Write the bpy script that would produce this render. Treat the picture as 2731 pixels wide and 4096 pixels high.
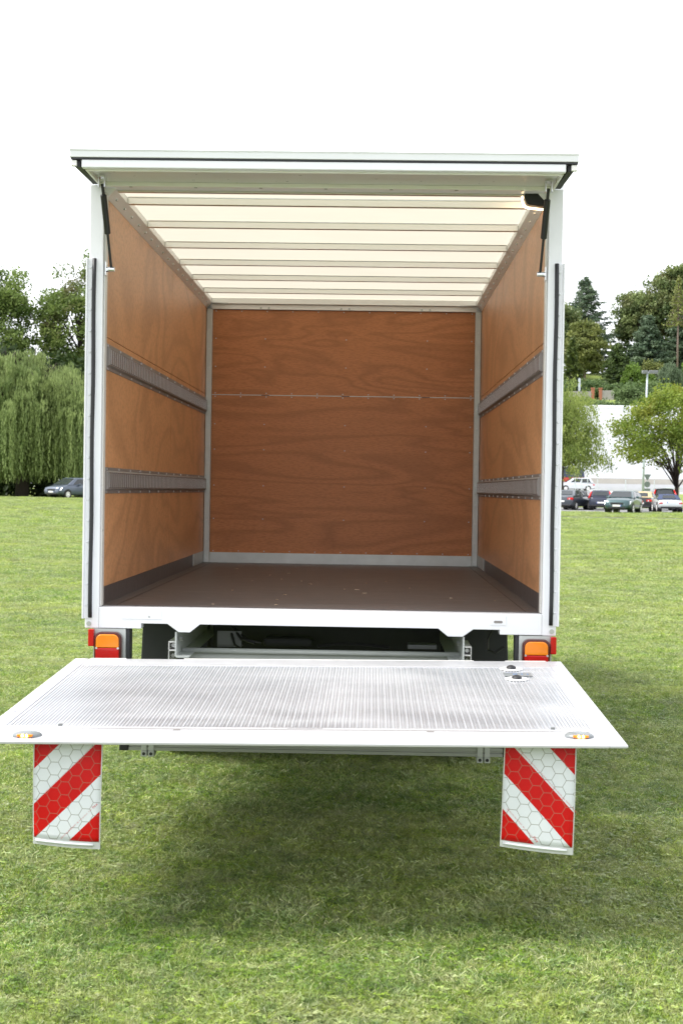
import bpy, math, random
import numpy as np
from mathutils import Vector, Matrix

for o in list(bpy.data.objects): bpy.data.objects.remove(o)
S = bpy.context.scene
COL = S.collection
PI = math.pi
rad = math.radians

# ------------------------------------------------------------------ camera
cam_d = bpy.data.cameras.new('camera')
cam = bpy.data.objects.new('camera', cam_d); COL.objects.link(cam)
cam_d.sensor_fit = 'VERTICAL'; cam_d.sensor_height = 36; cam_d.sensor_width = 24
cam_d.lens = 50.0; cam_d.clip_start = 0.05; cam_d.clip_end = 3000
pit, yaw, rol = rad(-0.8898), rad(1.2608), rad(0.8736)
fwd = Vector((-math.sin(yaw)*math.cos(pit), math.cos(yaw)*math.cos(pit), math.sin(pit)))
rgt = Vector((math.cos(yaw), math.sin(yaw), 0)); upv = rgt.cross(fwd)
r2 = rgt*math.cos(rol)+upv*math.sin(rol); u2 = upv*math.cos(rol)-rgt*math.sin(rol)
M = Matrix((r2, u2, -fwd)).transposed().to_4x4(); M.translation = (0.2386, -6.614, 1.5076)
cam.matrix_world = M
cam_d.dof.use_dof = True; cam_d.dof.focus_distance = 7.0; cam_d.dof.aperture_fstop = 9.0
S.camera = cam

# ------------------------------------------------------------------ sky and sun: bright overcast, high soft sun
SUN_EL, SUN_AZ = rad(54), rad(266)       # azimuth from +Y clockwise: veiled sun high on the left
w = bpy.data.worlds.new('World'); S.world = w; w.use_nodes = True
nt = w.node_tree; nt.nodes.clear()
sky = nt.nodes.new('ShaderNodeTexSky'); sky.sky_type = 'NISHITA'; sky.sun_disc = False
sky.sun_elevation = SUN_EL; sky.sun_rotation = SUN_AZ
sky.air_density = 1.0; sky.dust_density = 4.0; sky.ozone_density = 1.0
hs = nt.nodes.new('ShaderNodeHueSaturation'); hs.inputs['Saturation'].default_value = 0.10
cl = nt.nodes.new('ShaderNodeMix'); cl.data_type = 'RGBA'; cl.inputs[0].default_value = 0.6   # even cloud cover
cl.inputs[7].default_value = (11.0, 11.3, 11.9, 1)
bg = nt.nodes.new('ShaderNodeBackground'); bg.inputs[1].default_value = 0.08
wo = nt.nodes.new('ShaderNodeOutputWorld')
nt.links.new(sky.outputs[0], hs.inputs['Color']); nt.links.new(hs.outputs[0], cl.inputs[6])
nt.links.new(cl.outputs[2], bg.inputs[0]); nt.links.new(bg.outputs[0], wo.inputs[0])
sun_d = bpy.data.lights.new('sun', 'SUN'); sun_d.energy = 2.1; sun_d.angle = rad(22); sun_d.color = (1, .96, .9)
sun = bpy.data.objects.new('sun', sun_d); COL.objects.link(sun)
sd = Vector((math.sin(SUN_AZ)*math.cos(SUN_EL), math.cos(SUN_AZ)*math.cos(SUN_EL), math.sin(SUN_EL)))
sun.rotation_euler = sd.to_track_quat('Z', 'Y').to_euler(); sun.location = (0, 0, 60)
S.view_settings.view_transform = 'Standard'; S.view_settings.look = 'None'
S.view_settings.gamma = 1; S.view_settings.use_curve_mapping = False
S.view_settings.exposure = 1.5
S.render.engine = 'CYCLES'

rnd = random.Random(7)
rng = np.random.default_rng(11)

# ------------------------------------------------------------------ material helpers
class NT:
    def __init__(s, name):
        s.m = bpy.data.materials.new(name); s.m.use_nodes = True
        s.t = s.m.node_tree; s.t.nodes.clear()
        s.out = s.n('ShaderNodeOutputMaterial')
    def n(s, typ, **kw):
        x = s.t.nodes.new(typ)
        for k, v in kw.items(): setattr(x, k, v)
        return x
    def l(s, a, b): s.t.links.new(a, b)
    def put(s, sock, v):
        if hasattr(v, 'is_output'): s.l(v, sock)
        else: sock.default_value = v
    def math(s, op, a, b=0.0, c=None):
        x = s.n('ShaderNodeMath', operation=op); s.put(x.inputs[0], a); s.put(x.inputs[1], b)
        if c is not None: s.put(x.inputs[2], c)
        return x.outputs[0]
    def mix(s, f, a, b):
        x = s.n('ShaderNodeMix', data_type='RGBA'); s.put(x.inputs[0], f); s.put(x.inputs[6], a); s.put(x.inputs[7], b)
        return x.outputs[2]
    def ramp(s, f, stops):
        x = s.n('ShaderNodeValToRGB'); e = x.color_ramp.elements
        while len(e) < len(stops): e.new(.5)
        for el, (p, c) in zip(e, stops): el.position = p; el.color = c if len(c) == 4 else (*c, 1)
        s.l(f, x.inputs[0]); return x.outputs[0]
    def coords(s, kind='Object', scale=(1, 1, 1), loc=(0, 0, 0), rot=(0, 0, 0)):
        c = s.n('ShaderNodeTexCoord'); m = s.n('ShaderNodeMapping')
        m.inputs['Scale'].default_value = scale; m.inputs['Location'].default_value = loc; m.inputs['Rotation'].default_value = rot
        s.l(c.outputs[kind], m.inputs[0]); return m.outputs[0]
    def world(s, scale=(1, 1, 1)):
        g = s.n('ShaderNodeNewGeometry'); m = s.n('ShaderNodeMapping'); m.inputs['Scale'].default_value = scale
        s.l(g.outputs['Position'], m.inputs[0]); return m.outputs[0]
    def noise(s, v, scale=1, detail=4, rough=.55, dist=0):
        x = s.n('ShaderNodeTexNoise'); s.put(x.inputs['Vector'], v); x.inputs['Scale'].default_value = scale
        x.inputs['Detail'].default_value = detail; x.inputs['Roughness'].default_value = rough; x.inputs['Distortion'].default_value = dist
        return x.outputs[0]
    def bsdf(s, color, rough=.5, metal=0, spec=.5, bump=None, bstr=.2, bdist=.01, **kw):
        b = s.n('ShaderNodeBsdfPrincipled'); s.put(b.inputs['Base Color'], color); s.put(b.inputs['Roughness'], rough)
        s.put(b.inputs['Metallic'], metal); s.put(b.inputs['Specular IOR Level'], spec)
        for k, v in kw.items(): s.put(b.inputs[k], v)
        if bump is not None:
            bp = s.n('ShaderNodeBump'); bp.inputs['Strength'].default_value = bstr; bp.inputs['Distance'].default_value = bdist
            s.l(bump, bp.inputs['Height']); s.l(bp.outputs[0], b.inputs['Normal'])
        return b
    def done(s, sh):
        s.l(sh.outputs[0], s.out.inputs[0]); return s.m

def c4(c, k=1): return (c[0]*k, c[1]*k, c[2]*k, 1)

def simple(name, col, rough=.5, metal=0, var=.12, scale=6, spec=.5, rvar=.12, **kw):
    """plain finish with slight mottling and gloss variation"""
    t = NT(name); v = t.coords('Object'); f = t.noise(v, scale, 5, .6)
    c = t.mix(f, c4(col, 1-var), c4(col, 1+var*.7))
    r = t.math('ADD', t.math('MULTIPLY', t.noise(v, scale*4, 4), rvar*2), max(0.02, rough-rvar))
    return t.done(t.bsdf(c, r, metal, spec, **kw))

def m_white():
    t = NT('white_painted_metal'); v = t.coords('Object')
    f = t.noise(v, 3.0, 5, .6); g = t.noise(t.coords('Object', (14, 14, 2.2)), 4, 6, .7)
    dirt = t.ramp(g, [(.60, (0, 0, 0)), (.80, (1, 1, 1))])
    c = t.mix(f, (.74, .755, .79, 1), (.80, .815, .84, 1))
    c = t.mix(t.math('MULTIPLY', dirt, .30), c, (.50, .49, .45, 1))
    return t.done(t.bsdf(c, .32, 0, .5, bump=f, bstr=.03))

def m_ply(name, stretch, ca, cb, rot=(0, 0, 0), scr=.35):
    """rotary-cut plywood: drifting contour figure, fine pores, pale scuffs"""
    t = NT(name)
    v = t.coords('Object', stretch, (3.1, 1.7, .4), rot)
    big = t.noise(v, 1.0, 2.5, .5, .6)
    rings = t.math('SINE', t.math('MULTIPLY', big, 62))
    rings = t.math('POWER', t.math('ADD', t.math('MULTIPLY', rings, .5), .5), 2.2)
    fine = t.noise(t.coords('Object', tuple(a*18 for a in stretch), (0, 0, 0), rot), 3.2, 6, .7)
    blot = t.noise(v, .55, 4, .6)
    c = t.mix(blot, c4(ca), c4(cb))
    c = t.mix(t.math('MULTIPLY', rings, .42), c, c4(cb, .58))
    c = t.mix(t.math('MULTIPLY', t.ramp(fine, [(.40, (1, 1, 1)), (.54, (0, 0, 0))]), .42), c, c4(cb, .55))
    sc = t.noise(t.coords('Object', (2.2, 2.2, .5)), 7, 6, .75)
    low = t.n('ShaderNodeSeparateXYZ'); t.l(t.world(), low.inputs[0])
    hgt = t.n('ShaderNodeMapRange'); t.l(low.outputs[2], hgt.inputs[0])
    hgt.inputs[1].default_value = 1.0; hgt.inputs[2].default_value = 1.7; hgt.inputs[3].default_value = 1; hgt.inputs[4].default_value = .12
    s2 = t.math('MULTIPLY', t.ramp(sc, [(.63, (0, 0, 0)), (.69, (1, 1, 1))]), hgt.outputs[0])
    c = t.mix(t.math('MULTIPLY', s2, scr), c, (.62, .45, .32, 1))
    return t.done(t.bsdf(c, .42, 0, .4, bump=fine, bstr=.05, bdist=.002))

def m_floor():
    t = NT('brown_phenolic_floor'); v = t.coords('Object')
    f = t.noise(v, 1.3, 5, .6); g = t.noise(t.coords('Object', (1, 6, 1)), 5, 7, .75); sp = t.noise(v, 55, 3, .6)
    str2 = t.noise(t.coords('Object', (7, .9, 1), (0, 0, 0), (0, 0, .5)), 3, 6, .7)
    c = t.mix(f, (.064, .053, .052, 1), (.100, .087, .085, 1))
    c = t.mix(t.math('MULTIPLY', t.ramp(g, [(.54, (0, 0, 0)), (.72, (1, 1, 1))]), .45), c, (.24, .215, .205, 1))
    c = t.mix(t.math('MULTIPLY', t.ramp(str2, [(.62, (0, 0, 0)), (.72, (1, 1, 1))]), .35), c, (.24, .19, .17, 1))
    c = t.mix(t.math('MULTIPLY', t.ramp(sp, [(.76, (0, 0, 0)), (.80, (1, 1, 1))]), .4), c, (.42, .37, .32, 1))
    return t.done(t.bsdf(c, t.math('ADD', t.math('MULTIPLY', g, .3), .28), 0, .45, bump=sp, bstr=.06, bdist=.003))

def m_metal(name, col, rough, aniso=(1, 1, 1), var=.15, spots=.0):
    t = NT(name); v = t.coords('Object', aniso)
    f = t.noise(v, 9, 6, .65); g = t.noise(t.coords('Object'), 2.3, 5, .6)
    c = t.mix(f, c4(col, 1-var), c4(col, 1+var*.5))
    if spots:
        c = t.mix(t.math('MULTIPLY', t.ramp(g, [(.5, (0, 0, 0)), (.72, (1, 1, 1))]), spots), c, c4((.42, .37, .32)))
    r = t.math('ADD', t.math('MULTIPLY', g, .25), rough-.12)
    return t.done(t.bsdf(c, r, 1.0, .5, bump=f, bstr=.04, bdist=.002))

def m_roof():
    t = NT('translucent_fibreglass_roof'); v = t.coords('Object')
    f = t.noise(v, 2, 5, .6)
    c = t.mix(f, (.495, .472, .39, 1), (.55, .525, .44, 1))
    d = t.n('ShaderNodeBsdfDiffuse'); t.l(c, d.inputs[0])
    tr = t.n('ShaderNodeBsdfTranslucent'); t.l(c, tr.inputs[0])
    mx = t.n('ShaderNodeMixShader'); mx.inputs[0].default_value = .52
    t.l(d.outputs[0], mx.inputs[1]); t.l(tr.outputs[0], mx.inputs[2])
    return t.done(mx)

def m_leaf(name, ca, cb, trans=.35, yel=None):
    """leaf with per-leaf tint from the mesh attribute 'tint'"""
    t = NT(name); a = t.n('ShaderNodeAttribute'); a.attribute_name = 'tint'
    stops = [(0, ca), (1, cb)]
    c = t.ramp(a.outputs['Fac'], stops)
    if yel: c = t.mix(t.ramp(t.noise(t.world(), .35, 3), [(.5, (0, 0, 0)), (.75, (1, 1, 1))]), c, c4(yel))
    d = t.bsdf(c, .55, 0, .3)
    tr = t.n('ShaderNodeBsdfTranslucent'); t.l(c, tr.inputs[0])
    mx = t.n('ShaderNodeMixShader'); mx.inputs[0].default_value = trans
    t.l(d.outputs[0], mx.inputs[1]); t.l(tr.outputs[0], mx.inputs[2])
    return t.done(mx)

def m_bark(name, col):
    t = NT(name); v = t.coords('Object', (6, 6, 1.2)); f = t.noise(v, 3, 6, .7)
    return t.done(t.bsdf(t.mix(f, c4(col, .55), c4(col, 1.35)), .85, 0, .2, bump=f, bstr=.5, bdist=.03))

def m_paint(name, col, metal=.35):
    t = NT(name); v = t.coords('Object'); f = t.noise(v, 2.5, 4)
    c = t.mix(f, c4(col, .88), c4(col, 1.1))
    return t.done(t.bsdf(c, .28, metal, .5, **{'Coat Weight': .6, 'Coat Roughness': .06}))

def m_glass():
    t = NT('dark_tinted_glass'); f = t.noise(t.coords('Object'), 3, 3)
    c = t.mix(f, (.012, .016, .018, 1), (.03, .036, .04, 1))
    return t.done(t.bsdf(c, .06, 0, .6))

def m_lens(name, col, em=0, ribs=60):
    t = NT(name); v = t.coords('Object')
    wv = t.n('ShaderNodeTexWave', wave_type='BANDS', bands_direction='X'); t.l(v, wv.inputs[0]); wv.inputs['Scale'].default_value = ribs
    c = t.mix(t.noise(v, 14, 3), c4(col, .75), c4(col, 1.15))
    kw = {'Coat Weight': .35, 'Coat Roughness': .04, 'Subsurface Weight': .0}
    if em: kw['Emission Color'] = c4(col); kw['Emission Strength'] = em
    return t.done(t.bsdf(c, .22, 0, .3, bump=wv.outputs[0], bstr=.08, bdist=.002, **kw))

def m_emit(name, col, e):
    t = NT(name); f = t.noise(t.coords('Object'), 8, 2)
    c = t.mix(f, c4(col, .9), c4(col))
    return t.done(t.bsdf(c, .3, 0, .5, **{'Emission Color': c, 'Emission Strength': e}))

def m_flag(name, mirror):
    """red/white retroreflective sheeting: 45 degree stripes, flat-topped hexagon cells, UV in metres (v up from the bottom)"""
    t = NT(name); uv = t.n('ShaderNodeUVMap'); uv.uv_map = 'UVMap'
    sp = t.n('ShaderNodeSeparateXYZ'); t.l(uv.outputs[0], sp.inputs[0]); u, v = sp.outputs[0], sp.outputs[1]
    uu = t.math('SUBTRACT', .232, u) if mirror else u
    s = t.math('ADD', uu, t.math('SUBTRACT', .328, v))
    ph = t.math('MODULO', t.math('ADD', s, .162), .238)       # red for the upper half of each period
    red = t.math('GREATER_THAN', ph, .119)
    # hexagon edge distance (flat top): swap axes of the pointy-top formula
    H = .0425
    px = t.math('DIVIDE', v, H); py = t.math('DIVIDE', t.math('ADD', u, .004), H)
    def cell(ox, oy):
        ax = t.math('SUBTRACT', t.math('FLOORED_MODULO', t.math('SUBTRACT', px, ox), 1.0), .5)
        ay = t.math('SUBTRACT', t.math('FLOORED_MODULO', t.math('SUBTRACT', py, oy), 1.7320508), .8660254)
        d = t.math('ADD', t.math('MULTIPLY', ax, ax), t.math('MULTIPLY', ay, ay)); return ax, ay, d
    a = cell(0, 0); b = cell(.5, .8660254)
    sel = t.math('LESS_THAN', a[2], b[2])
    def pick(i): return t.math('ADD', t.math('MULTIPLY', sel, a[i]), t.math('MULTIPLY', t.math('SUBTRACT', 1.0, sel), b[i]))
    gx, gy = t.math('ABSOLUTE', pick(0)), t.math('ABSOLUTE', pick(1))
    hd = t.math('MAXIMUM', t.math('ADD', t.math('MULTIPLY', gx, .5), t.math('MULTIPLY', gy, .8660254)), gx)
    line = t.math('GREATER_THAN', hd, .474)
    f = t.noise(t.coords('UV', (9, 9, 9)), 2, 4)
    white = t.mix(f, (.60, .64, .66, 1), (.70, .73, .75, 1)); redc = t.mix(f, (.46, .004, .003, 1), (.56, .006, .005, 1))
    c = t.mix(red, white, redc)
    lc = t.mix(red, (.30, .31, .28, 1), (.36, .10, .07, 1))
    c = t.mix(line, c, lc)
    return t.done(t.bsdf(c, .45, 0, .18, bump=line, bstr=.15, bdist=.001, **{'Coat Weight': .06, 'Coat Roughness': .25}))

MT = {}
MT['white'] = m_white()
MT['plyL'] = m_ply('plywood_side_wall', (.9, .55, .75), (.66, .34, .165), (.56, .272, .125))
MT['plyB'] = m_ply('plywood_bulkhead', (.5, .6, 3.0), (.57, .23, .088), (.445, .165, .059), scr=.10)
MT['floor'] = m_floor()
MT['alu'] = simple('anodised_aluminium', (.86, .85, .83), .36, .08, .06, 8)
MT['bow'] = simple('pale_roof_bow_metal', (.86, .855, .83), .32, .80, .03, 2, rvar=.02)
def m_deck():
    """milled aluminium deck: polished along the ribs, worn dull and faintly soiled in broad patches"""
    t = NT('ribbed_deck_aluminium'); v = t.coords('Object')
    p = t.noise(t.coords('Object', (.8, 1.6, 1)), 1.9, 5, .6, .5); st = t.noise(t.coords('Object', (60, 1.2, 1)), 2, 3, .6); g = t.noise(v, 30, 4, .7)
    c = t.mix(t.ramp(p, [(.36, (0, 0, 0)), (.64, (1, 1, 1))]), (.55, .575, .62, 1), (.77, .795, .84, 1))
    c = t.mix(t.math('MULTIPLY', st, .35), c, (.50, .515, .54, 1))
    c = t.mix(t.math('MULTIPLY', t.ramp(g, [(.62, (0, 0, 0)), (.78, (1, 1, 1))]), .35), c, (.42, .36, .29, 1))
    r_ = t.math('ADD', t.math('MULTIPLY', p, .30), .18)
    return t.done(t.bsdf(c, r_, .76, .5))
MT['alu_deck'] = m_deck()
MT['bar'] = simple('dull_ribbed_aluminium', (.36, .37, .35), .4, .5, .12, 7)
MT['lampgrey'] = simple('lamp_head_grey', (.16, .17, .18), .6)
MT['polepaint'] = simple('pale_blue_grey_pole', (.42, .47, .52), .5)
MT['alu_edge'] = simple('brushed_deck_border', (.54, .545, .57), .36, .40, .12, 5)
MT['galv'] = simple('galvanised_steel', (.50, .52, .51), .42, .6, .2, 12)
MT['track'] = simple('dull_steel_track', (.25, .235, .225), .48, .35, .2, 8)
MT['zinc'] = m_metal('bright_zinc', (.78, .80, .82), .28)
MT['black'] = simple('black_plastic', (.012, .012, .013), .45)
MT['rubber'] = simple('black_rubber', (.014, .015, .018), .55)
MT['tyre'] = simple('tyre_rubber', (.018, .018, .018), .8)
MT['mud'] = simple('dark_grey_plastic', (.028, .030, .034), .55)
MT['under'] = simple('dark_underbody', (.025, .027, .026), .7)
MT['chassis'] = simple('light_grey_chassis_paint', (.52, .55, .53), .4)
MT['midgrey'] = simple('mid_grey_metal', (.17, .18, .175), .5)
MT['roof'] = m_roof()
MT['panel_grey'] = simple('grey_coated_panel', (.62, .61, .58), .32)
MT['amber'] = m_lens('amber_lens', (.85, .24, .01))
MT['redlens'] = m_lens('red_lens', (.48, .006, .005))
MT['lampbody'] = m_lens('dark_red_lamp_body', (.065, .008, .006))
MT['clear'] = simple('clear_grey_plastic', (.17, .185, .19), .3, 0, .3, 60)
MT['led'] = m_emit('amber_led', (1.0, .40, .05), 30)
MT['warm'] = m_emit('warm_lamp_glass', (1.0, .72, .42), 4)
MT['flagL'] = m_flag('warning_flag_sheet_left', False)
MT['flagR'] = m_flag('warning_flag_sheet_right', True)
MT['print'] = simple('red_print', (.50, .02, .02), .5)
MT['blueprint'] = simple('blue_print', (.15, .22, .40), .5)
MT['vinyl'] = simple('clear_vinyl_edge', (.55, .57, .55), .25)
MT['bolt'] = m_metal('bolt_steel', (.55, .56, .56), .35)
MT['glass'] = m_glass()
MT['hl'] = simple('headlight_glass', (.75, .78, .80), .1, .3)
MT['plate'] = simple('number_plate_white', (.78, .78, .76), .4)
MT['blue'] = simple('plate_blue', (.02, .07, .45), .4)

# ------------------------------------------------------------------ mesh helpers
class MB:
    def __init__(s): s.v = []; s.f = []
    def add(s, vs, fs):
        b = len(s.v); s.v += [tuple(p) for p in vs]; s.f += [tuple(i+b for i in f) for f in fs]; return s
    def box(s, x0, x1, y0, y1, z0, z1):
        if x0 > x1: x0, x1 = x1, x0
        if y0 > y1: y0, y1 = y1, y0
        if z0 > z1: z0, z1 = z1, z0
        return s.add([(x0, y0, z0), (x1, y0, z0), (x1, y1, z0), (x0, y1, z0), (x0, y0, z1), (x1, y0, z1), (x1, y1, z1), (x0, y1, z1)],
                     [(0, 3, 2, 1), (4, 5, 6, 7), (0, 1, 5, 4), (1, 2, 6, 5), (2, 3, 7, 6), (3, 0, 4, 7)])
    def prism(s, pts, axis, a, b):
        """polygon pts (p,q) extruded along axis from a to b; axis 'y': (x,z); 'x': (y,z); 'z': (x,y)"""
        def P(p, q, t): return {'y': (p, t, q), 'x': (t, p, q), 'z': (p, q, t)}[axis]
        n = len(pts); vs = [P(p, q, a) for p, q in pts]+[P(p, q, b) for p, q in pts]
        fs = [tuple(range(n)), tuple(range(2*n-1, n-1, -1))]+[(i, i+n, (i+1) % n+n, (i+1) % n) for i in range(n)]
        return s.add(vs, fs)
    def tube(s, pts, rs, n=8, cap=True):
        pts = [Vector(p) for p in pts]
        if not hasattr(rs, '__len__'): rs = [rs]*len(pts)
        b = len(s.v); ref = None
        for i, p in enumerate(pts):
            d = (pts[min(i+1, len(pts)-1)]-pts[max(i-1, 0)]).normalized()
            if ref is None: ref = d.orthogonal().normalized()
            ref = (ref-d*ref.dot(d)).normalized(); o = d.cross(ref)
            for k in range(n):
                a = 2*PI*k/n; s.v.append(tuple(p+(ref*math.cos(a)+o*math.sin(a))*rs[i]))
        for i in range(len(pts)-1):
            for k in range(n):
                s.f.append((b+i*n+k, b+i*n+(k+1) % n, b+(i+1)*n+(k+1) % n, b+(i+1)*n+k))
        if cap:
            s.f.append(tuple(b+k for k in range(n-1, -1, -1))); e = b+(len(pts)-1)*n; s.f.append(tuple(e+k for k in range(n)))
        return s
    def cyl(s, p, q, r, n=12): return s.tube([p, q], r, n)
    def mesh(s, name, mat=None, smooth=False):
        me = bpy.data.meshes.new(name); me.from_pydata(s.v, [], s.f); me.update()
        if mat: me.materials.append(mat if not isinstance(mat, str) else MT[mat])
        if smooth: me.polygons.foreach_set('use_smooth', [True]*len(me.polygons))
        return me
    def build(s, name, mat=None, parent=None, smooth=False, bevel=0, loc=None):
        import bmesh
        me = s.mesh(name, mat, smooth)
        bm = bmesh.new(); bm.from_mesh(me); bmesh.ops.recalc_face_normals(bm, faces=bm.faces); bm.to_mesh(me); bm.free()
        return link(name, me, parent, bevel, loc)

def link(name, me, parent=None, bevel=0, loc=None):
    o = bpy.data.objects.new(name, me); COL.objects.link(o)
    if parent: o.parent = parent
    if loc: o.location = loc
    if bevel:
        b = o.modifiers.new('bevel', 'BEVEL'); b.width = bevel; b.segments = 2; b.limit_method = 'ANGLE'; b.angle_limit = rad(40)
    return o
def empty(name, loc=(0, 0, 0), rz=0):
    o = bpy.data.objects.new(name, None); COL.objects.link(o); o.location = loc; o.rotation_euler = (0, 0, rz); o.empty_display_size = .2; return o
def tag(o, label=None, cat=None, group=None, kind=None):
    if label: o['label'] = label
    if cat: o['category'] = cat
    if group: o['group'] = group
    if kind: o['kind'] = kind
    return o
def sm(a, b, x):
    t = np.clip((np.asarray(x, float)-a)/(b-a), 0, 1); return t*t*(3-2*t)

# ------------------------------------------------------------------ ground
def gz(x, y):
    x = np.asarray(x, float); y = np.asarray(y, float)
    z = .30*sm(25, 78, y)+.25*sm(3, 15, -x)*sm(75, 95, y)
    z = z+1.5*sm(116, 160, y)*sm(-25, 5, x)+(15*sm(198, 226, y)+9*sm(226, 285, y))*sm(-40, 10, x)
    z = z+.02*np.sin(x*.31+1)*np.sin(y*.23)*sm(6, 20, y)
    return z

def grid_mesh(name, xs, ys, dz=0.0, mat=None):
    X, Y = np.meshgrid(xs, ys); Z = gz(X, Y)+dz
    v = np.stack([X, Y, Z], -1).reshape(-1, 3); nx, ny = len(xs), len(ys)
    i = np.arange((ny-1)*(nx-1)); r, c = i//(nx-1), i % (nx-1); a = r*nx+c
    f = np.stack([a, a+1, a+nx+1, a+nx], -1)
    return np_mesh(name, v, f, mat, smooth=True)
def np_mesh(name, v, f, mat=None, smooth=False, tint=None):
    me = bpy.data.meshes.new(name); n, k = f.shape
    me.vertices.add(len(v)); me.vertices.foreach_set('co', np.ascontiguousarray(v, dtype=np.float32).ravel())
    me.loops.add(n*k); me.loops.foreach_set('vertex_index', np.ascontiguousarray(f, dtype=np.int32).ravel())
    me.polygons.add(n); me.polygons.foreach_set('loop_start', np.arange(0, n*k, k, dtype=np.int32))
    if smooth: me.polygons.foreach_set('use_smooth', np.ones(n, dtype=bool))
    if tint is not None:
        at = me.attributes.new('tint', 'FLOAT', 'FACE'); at.data.foreach_set('value', np.ascontiguousarray(tint, dtype=np.float32))
    me.update(calc_edges=True); me.validate()
    if mat: me.materials.append(MT[mat] if isinstance(mat, str) else mat)
    return me

def m_ground():
    t = NT('lawn_soil_and_turf'); p = t.world()
    a = t.noise(p, .9, 6, .65); b = t.noise(p, 14, 5, .7); c = t.noise(p, 90, 3, .7)
    far = t.n('ShaderNodeSeparateXYZ'); t.l(p, far.inputs[0])
    k = t.n('ShaderNodeMapRange'); t.l(far.outputs[1], k.inputs[0]); k.inputs[1].default_value = 6; k.inputs[2].default_value = 40
    near = t.mix(b, (.085, .105, .030, 1), (.14, .165, .050, 1))
    farc = t.mix(b, (.125, .180, .036, 1), (.170, .225, .055, 1))  # self-shade of grass tufts is worked into this far turf colour
    stripes = t.noise(t.world((.12, .55, 1)), 1.2, 4, .6)
    farc = t.mix(t.ramp(stripes, [(.38, (0, 0, 0)), (.62, (1, 1, 1))]), farc, (.20, .245, .070, 1))
    col = t.mix(k.outputs[0], near, farc)
    col = t.mix(t.math('MULTIPLY', t.ramp(a, [(.45, (0, 0, 0)), (.7, (1, 1, 1))]), .35), col, (.16, .17, .055, 1))
    return t.done(t.bsdf(col, .9, 0, .15, bump=c, bstr=.6, bdist=.03))
MT['ground'] = m_ground()
MT['asphalt'] = simple('asphalt', (.20, .20, .205), .8, 0, .2, 3)
MT['paving'] = simple('pale_street_paving', (.50, .50, .50), .8, 0, .15, 1.5)
xs = np.unique(np.concatenate([np.linspace(-500, -60, 12), np.linspace(-60, 60, 61), np.linspace(60, 500, 12)]))
ys = np.unique(np.concatenate([np.linspace(-60, -12, 7), np.linspace(-12, 120, 89), np.linspace(120, 300, 61), np.linspace(300, 1500, 12)]))
lawn = link('lawn', grid_mesh('lawn', xs, ys, 0, 'ground')); tag(lawn, kind='structure')
parking = link('parking_lot', grid_mesh('parking_lot', np.linspace(4, 60, 30), np.linspace(86, 116, 16), .006, 'asphalt')); tag(parking, kind='structure')
street = link('street', grid_mesh('street', np.linspace(2, 90, 30), np.linspace(150, 194, 20), .01, 'paving')); tag(street, kind='structure')
# flat path across the far lawn, its dark colour also standing for edge shadow
MT['path'] = simple('path_with_edge_shade', (.075, .085, .05), .9, 0, .3, 2)
pth = grid_mesh('footpath', np.linspace(-60, 60, 61), np.array([65.2, 68.6]), .012, 'path')
tag(link('footpath', pth), kind='structure')

# ------------------------------------------------------------------ grass (instanced tufts)
def m_grass():
    t = NT('grass_blades'); a = t.n('ShaderNodeAttribute'); a.attribute_name = 'tint'
    oi = t.n('ShaderNodeObjectInfo'); p = t.world()
    big = t.noise(p, 1.1, 4, .6); mid = t.noise(p, 5.5, 4, .6)
    c = t.ramp(a.outputs['Fac'], [(0, (.070, .140, .022)), (.45, (.190, .300, .052)), (.8, (.350, .420, .110)), (1, (.62, .60, .32))])
    c = t.mix(t.math('MULTIPLY', t.ramp(mid, [(.42, (0, 0, 0)), (.68, (1, 1, 1))]), .45), c, (.26, .32, .095, 1))
    c = t.mix(t.math('MULTIPLY', t.ramp(big, [(.35, (1, 1, 1)), (.52, (0, 0, 0))]), .40), c, (.080, .165, .024, 1))
    far = t.n('ShaderNodeSeparateXYZ'); t.l(p, far.inputs[0])
    st = t.noise(t.world((.12, .55, 1)), 1.2, 4, .6)
    c = t.mix(t.math('MULTIPLY', t.ramp(st, [(.40, (0, 0, 0)), (.60, (1, 1, 1))]), .50), c, (.34, .37, .12, 1))
    sm_ = t.noise(p, 13, 3, .6)
    c = t.mix(t.math('MULTIPLY', t.ramp(sm_, [(.52, (0, 0, 0)), (.66, (1, 1, 1))]), .55), c, (.36, .37, .17, 1))     # dry pale patches
    c = t.mix(t.math('MULTIPLY', t.ramp(sm_, [(.34, (1, 1, 1)), (.47, (0, 0, 0))]), .60), c, (.075, .150, .028, 1))  # lush dark patches
    rv = t.n('ShaderNodeHueSaturation'); t.l(c, rv.inputs['Color'])
    t.l(t.math('ADD', t.math('MULTIPLY', oi.outputs['Random'], .85), .78), rv.inputs['Value'])
    t.l(t.math('ADD', t.math('MULTIPLY', t.math('FRACT', t.math('MULTIPLY', oi.outputs['Random'], 7.13)), .45), .76), rv.inputs['Saturation'])
    c = rv.outputs[0]
    d = t.bsdf(c, .38, 0, .5)
    tr = t.n('ShaderNodeBsdfTranslucent'); t.l(c, tr.inputs[0])
    mx = t.n('ShaderNodeMixShader'); mx.inputs[0].default_value = .35
    t.l(d.outputs[0], mx.inputs[1]); t.l(tr.outputs[0], mx.inputs[2])
    return t.done(mx)
MT['grass'] = m_grass()

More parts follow.
